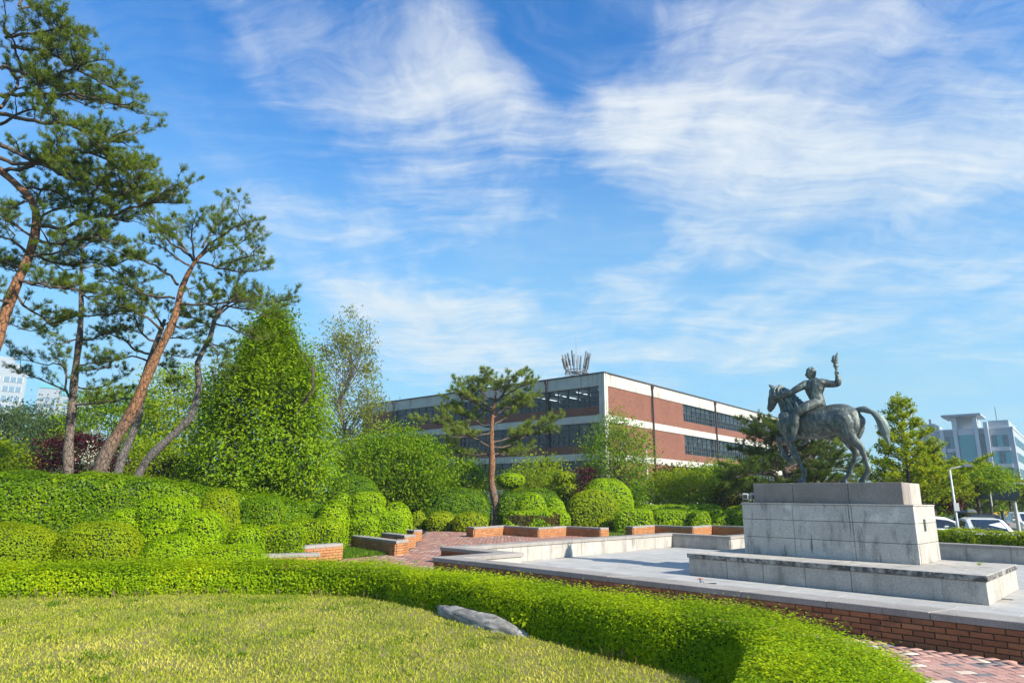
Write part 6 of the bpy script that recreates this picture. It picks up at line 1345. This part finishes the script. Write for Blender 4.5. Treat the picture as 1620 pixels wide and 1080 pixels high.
# pale patched panel on the far wall right of the pedestal
# ------------------------------------------------------------------ cars
def loft(mb, secs):
    k = len(secs[0]); vs = [p for s in secs for p in s]; n = len(secs); fs = [(i*k+j, i*k+(j+1) % k, (i+1)*k+(j+1) % k, (i+1)*k+j) for i in range(n-1) for j in range(k)]
    fs += [tuple(range(k))[::-1], tuple(range((n-1)*k, n*k))]; mb.add(vs, fs)
def car(label, x, y, z, head, paint='car_white', suv=False):
    """head: azimuth of travel, clockwise from straight ahead"""
    e = empty('car', (x, y, z), pi/2-head, label, 'car', 'cars on the road'); k = 1.13 if suv else 1.0; m = MB(); S_ = []
    top = [(-2.28, .74, .70), (-2.22, .88, .80), (-1.95, .97 if not suv else 1.02, .87), (-1.2, .98, .905), (0, .96, .91), (1.1, .95, .905), (1.7, .87 if not suv else .98, .89), (2.1, .74 if not suv else .90, .82), (2.26, .60, .70)]
    for (xx, t, w) in top:
        lo = .20 if abs(xx) < 2.2 else .34; t *= k
        S_.append([(xx, s*ww, zz) for s, ww, zz in ((-1, w*.86, lo), (-1, w*.985, lo+.14), (-1, w, (lo+t)*.52), (-1, w*.975, t-.10), (-1, w*.90, t), (1, w*.90, t), (1, w*.975, t-.10), (1, w, (lo+t)*.52), (1, w*.985, lo+.14), (1, w*.86, lo))])
    loft(m, S_); body = m.build('body', M[paint], e, smooth=False)
    g = [(-1.72, .96, .74, .70), (-1.30, 1.22, .79, .64), (-.85, 1.42, .82, .60), (-.1, 1.465, .83, .60), (.42, 1.41, .83, .59), (.92, 1.18, .82, .64), (1.32, .95, .80, .72)]
    if suv: g = [(-2.15, 1.08, .80, .74), (-1.95, 1.35, .82, .68), (-1.6, 1.60, .84, .64), (-.1, 1.66, .85, .64), (.5, 1.60, .85, .63), (.98, 1.32, .84, .68), (1.35, 1.06, .82, .74)]
    base = .90*k; c = MB(); loft(c, [[(xx, -b, base), (xx, -r, zz-.035), (xx, -r*.82, zz), (xx, r*.82, zz), (xx, r, zz-.035), (xx, b, base)] for xx, zz, b, r in g]); c.build('cabin', M[paint], e)
    def quad(name, pts, mat, off):
        P = [Vector(p) for p in pts]; nn = (P[1]-P[0]).cross(P[2]-P[0]).normalized()*off; MB().add([p+nn for p in P], [tuple(range(len(P)))]).build(name, M[mat], e)
    def at(i, j, u): a, b = g[i], g[j]; return [a[q]+(b[q]-a[q])*u for q in range(4)]
    r0, r1 = at(0, 1, .12), at(1, 2, .85); f0, f1 = at(6, 5, .12), at(5, 4, .85)
    quad('rear_window', [(r0[0], -r0[3]*.76, r0[1]), (r0[0], r0[3]*.76, r0[1]), (g[1][0], g[1][3]*.78, g[1][1]+.006), (r1[0], r1[3]*.76, r1[1]), (r1[0], -r1[3]*.76, r1[1]), (g[1][0], -g[1][3]*.78, g[1][1]+.006)][::-1], 'car_glass', .012)
    quad('windscreen', [(f0[0], -f0[3]*.76, f0[1]), (f0[0], f0[3]*.76, f0[1]), (g[5][0], g[5][3]*.78, g[5][1]+.006), (f1[0], f1[3]*.76, f1[1]), (f1[0], -f1[3]*.76, f1[1]), (g[5][0], -g[5][3]*.78, g[5][1]+.006)], 'car_glass', .012)
    for s in (-1, 1):
        for (i0, u0, i1, u1) in ((1, .3, 3, -.12), (3, .12, 5, .35)):
            pts = []
            A_, Bp = g[i0], g[i1]
            xs = [A_[0]+(.25 if i0 == 1 else .10), (g[3][0]-.06) if i1 == 3 else g[5][0]+.02]
            def edge(xx, hi):
                for q in range(len(g)-1):
                    if g[q][0] <= xx <= g[q+1][0]:
                        u = (xx-g[q][0])/(g[q+1][0]-g[q][0]); z1 = g[q][1]+(g[q+1][1]-g[q][1])*u-.035; b = g[q][2]+(g[q+1][2]-g[q][2])*u; r = g[q][3]+(g[q+1][3]-g[q][3])*u; v = hi
                        return (xx, s*(b+(r-b)*v), base+(z1-base)*v)
            pts = [edge(xs[0], .14), edge(xs[1], .14), edge(xs[1], .86), edge((xs[0]+xs[1])/2, .86), edge(xs[0]+.12 if i0 == 1 else xs[0], .84)]
            if s > 0: pts = pts[::-1]
            quad('side_window', pts, 'car_glass', .010)
        for xw in (-1.36, 1.38):
            w = MB(); w.lathe([(.18, -.10), (.30, -.11), (.325, -.08), (.325, .08), (.30, .11), (.18, .10)], 20); ty = w.build('wheel', M['tyre'], e, smooth=False); ty.location = (xw, s*.80, .325); ty.rotation_euler = (pi/2, 0, 0)
            rm = MB().lathe([(.02, .10), (.19, .112), (.20, .10)], 12).lathe([(.02, -.10), (.19, -.112), (.20, -.10)], 12).build('rim', M['rim'], ty)
        ty_ = .70 if not suv else .95
        MB().box(-2.275, s*.42 if s > 0 else -.80, ty_*k, -2.12, .80 if s > 0 else s*.42, (ty_+.13)*k).build('tail_light', M['tail_light'], e)
        MB().box(2.02, s*.48 if s > 0 else -.80, .60*k, 2.20, .80 if s > 0 else s*.48, .74*k).build('headlight', M['head_light'], e)
        MB().box(.78, s*.92-.09, .97*k, .94, s*.92+.09, 1.09*k).build('mirror', M[paint], e, bevel=.02)
    MB().box(-2.305, -.24, .62, -2.285, .24, .74).build('number_plate', M['plate'], e); MB().box(2.255, -.5, .36, 2.285, .5, .54 if not suv else .8).build('grille', M['car_dark'], e)
    return e
ZR = -.62
p = D(1549, 836, 27.0); car('white sedan seen from behind above the road hedge', p.x, 27.0, ZR+.20, radians(21))
p = D(1476, 836, 29.5); car('white car nose half hidden by the pedestal', p.x, 29.5, ZR+.20, radians(112))
p = D(1543, 836, 33.5); car('dark car in front of the white sedan', p.x, 33.5, ZR+.10, radians(21), 'car_dark', True)
p = D(1628, 836, 44.0); car('white sport utility car facing at the right edge', p.x, 44.0, ZR, radians(205), 'car_white', True)
# ------------------------------------------------------------------ signs and small things by the road
def road_things():
    p = D(1591, 781, 40.0); e = empty('road_sign', (p.x, 40, ZR), radians(-38), 'dark back of a big road sign on a pole over the road', 'sign'); z0, z1 = D(1590, 792, 40).z-ZR, D(1590, 766, 40).z-ZR; w = 1.45
    n = 10; out = [(-w, z0+.12), (-w, z1-.2), (-w+.2, z1)]+[(.45+.22*sin(pi*i/n), z1+(z0-z1)*i/n) for i in range(n+1)]
    vs = [(x, 0, z) for x, z in out]+[(x, .06, z) for x, z in out]; k = len(out); MB().add(vs, [tuple(range(k))[::-1], tuple(range(k, 2*k))]+[(i, (i+1) % k, k+(i+1) % k, k+i) for i in range(k)]).build('board', M['sign_back'], e)
    MB().lathe([(.10, 0), (.085, z0+.4), (.07, z1+.1)], 10, (.35, .18, 0)).build('pole', M['lamp_white'], e); MB().tube([(-2.6, .1, z1+.08), (2.0, .1, z1+.05)], .05, 8).build('arm', M['lamp_grey'], e); MB().lathe([(.04, z0-.3), (.04, z1+.05)], 8, (-.75, -.05, 0)).build('brace', M['lamp_white'], e)
    p = D(1537, 812, 40.0); z = p.z-ZR; e = empty('round_sign', (p.x, 40, ZR), radians(-30), 'grey back of a small round traffic sign', 'sign'); o = MB().lathe([(.26, -.015), (.27, 0), (.26, .015)], 24).build('disc', M['lamp_grey'], e); o.location = (0, -.03, z); o.rotation_euler = (pi/2, 0, 0); MB().lathe([(.03, 0), (.03, z+.2)], 8).build('post', M['lamp_grey'], e)
    p = D(1521, 820, 36.5); e = empty('utility_box', (p.x, 36.5, ZR), radians(-25), 'grey street cabinet with blue top beside the lamp foot', 'cabinet'); h = D(1521, 810, 36.5).z-ZR; MB().box(-.27, -.2, 0, .27, .2, h).build('body', M['box_grey'], e, bevel=.02); MB().box(-.30, -.23, h+.002, .30, .23, h+.08).build('lid', M['sign_blue'], e)
    p = D(1589, 822, 38.0); e = empty('info_pylon', (p.x, 38, ZR), radians(28), 'slim dark blue information pylon by the road', 'sign'); h = D(1589, 808, 38).z-ZR; m = MB(); m.add([(-.16, -.06, 0), (.16, -.06, 0), (.16, .06, 0), (-.16, .06, 0), (-.16, -.06, h), (.10, -.06, h*.88), (.10, .06, h*.88), (-.16, .06, h)], [(0, 3, 2, 1), (4, 5, 6, 7), (0, 1, 5, 4), (1, 2, 6, 5), (2, 3, 7, 6), (3, 0, 4, 7)]); m.build('panel', M['sign_back'], e)
    p = D(1607, 822, 52.0); e = empty('utility_box', (p.x, 52, ZR), radians(-20), 'pale cabinet by the pole of the big road sign', 'cabinet'); MB().box(-.4, -.25, 0, .4, .25, 1.5).build('body', M['box_grey'], e, bevel=.02); MB().box(-.44, -.29, 1.502, .44, .29, 1.56).build('lid', M['lamp_white'], e)
    p = D(1520, 810, 84.0); q = D(1585, 810, 84.0); e = empty('shop_front', (p.x, 84, ZR), radians(-12), 'low shop front with yellow awning behind the street trees', 'building'); w = (q-p).length; z = D(1540, 806, 84).z-ZR
    MB().box(0, 0, 0, w, 6, z+1.6).build('wall', M['box_grey'], e)
    for i in range(4):
        MB().box(w*i/4+.3, -.06, .3, w*(i+1)/4-.3, -.01, z-1.0).build('window', M['office_glass_dark'], e); a = MB(); x0, x1 = w*i/4+.1, w*(i+1)/4-.1; a.add([(x0, -.02, z+.2), (x1, -.02, z+.2), (x1, -1.1, z-.55), (x0, -1.1, z-.55), (x0, -1.1, z-.75), (x1, -1.1, z-.75)], [(0, 3, 2, 1), (3, 4, 5, 2)]); a.build('awning', M['awning'], e)
road_things()
# ------------------------------------------------------------------ air
def haze(density):
    m = bpy.data.materials.new('haze'); m.use_nodes = True; nt = m.node_tree; nt.nodes.remove(nt.nodes['Principled BSDF']); v = nt.nodes.new('ShaderNodeVolumePrincipled')
    v.inputs['Color'].default_value = (.80, .90, 1.0, 1); v.inputs['Density'].default_value = density; v.inputs['Anisotropy'].default_value = .2; nt.links.new(v.outputs[0], nt.nodes['Material Output'].inputs['Volume'])
    o = MB().box(-420, -60, -1.7, 420, 620, 62).build('haze', m); tag(o, 'thin pale air over the whole place', 'haze', kind='stuff')
haze(.0005)
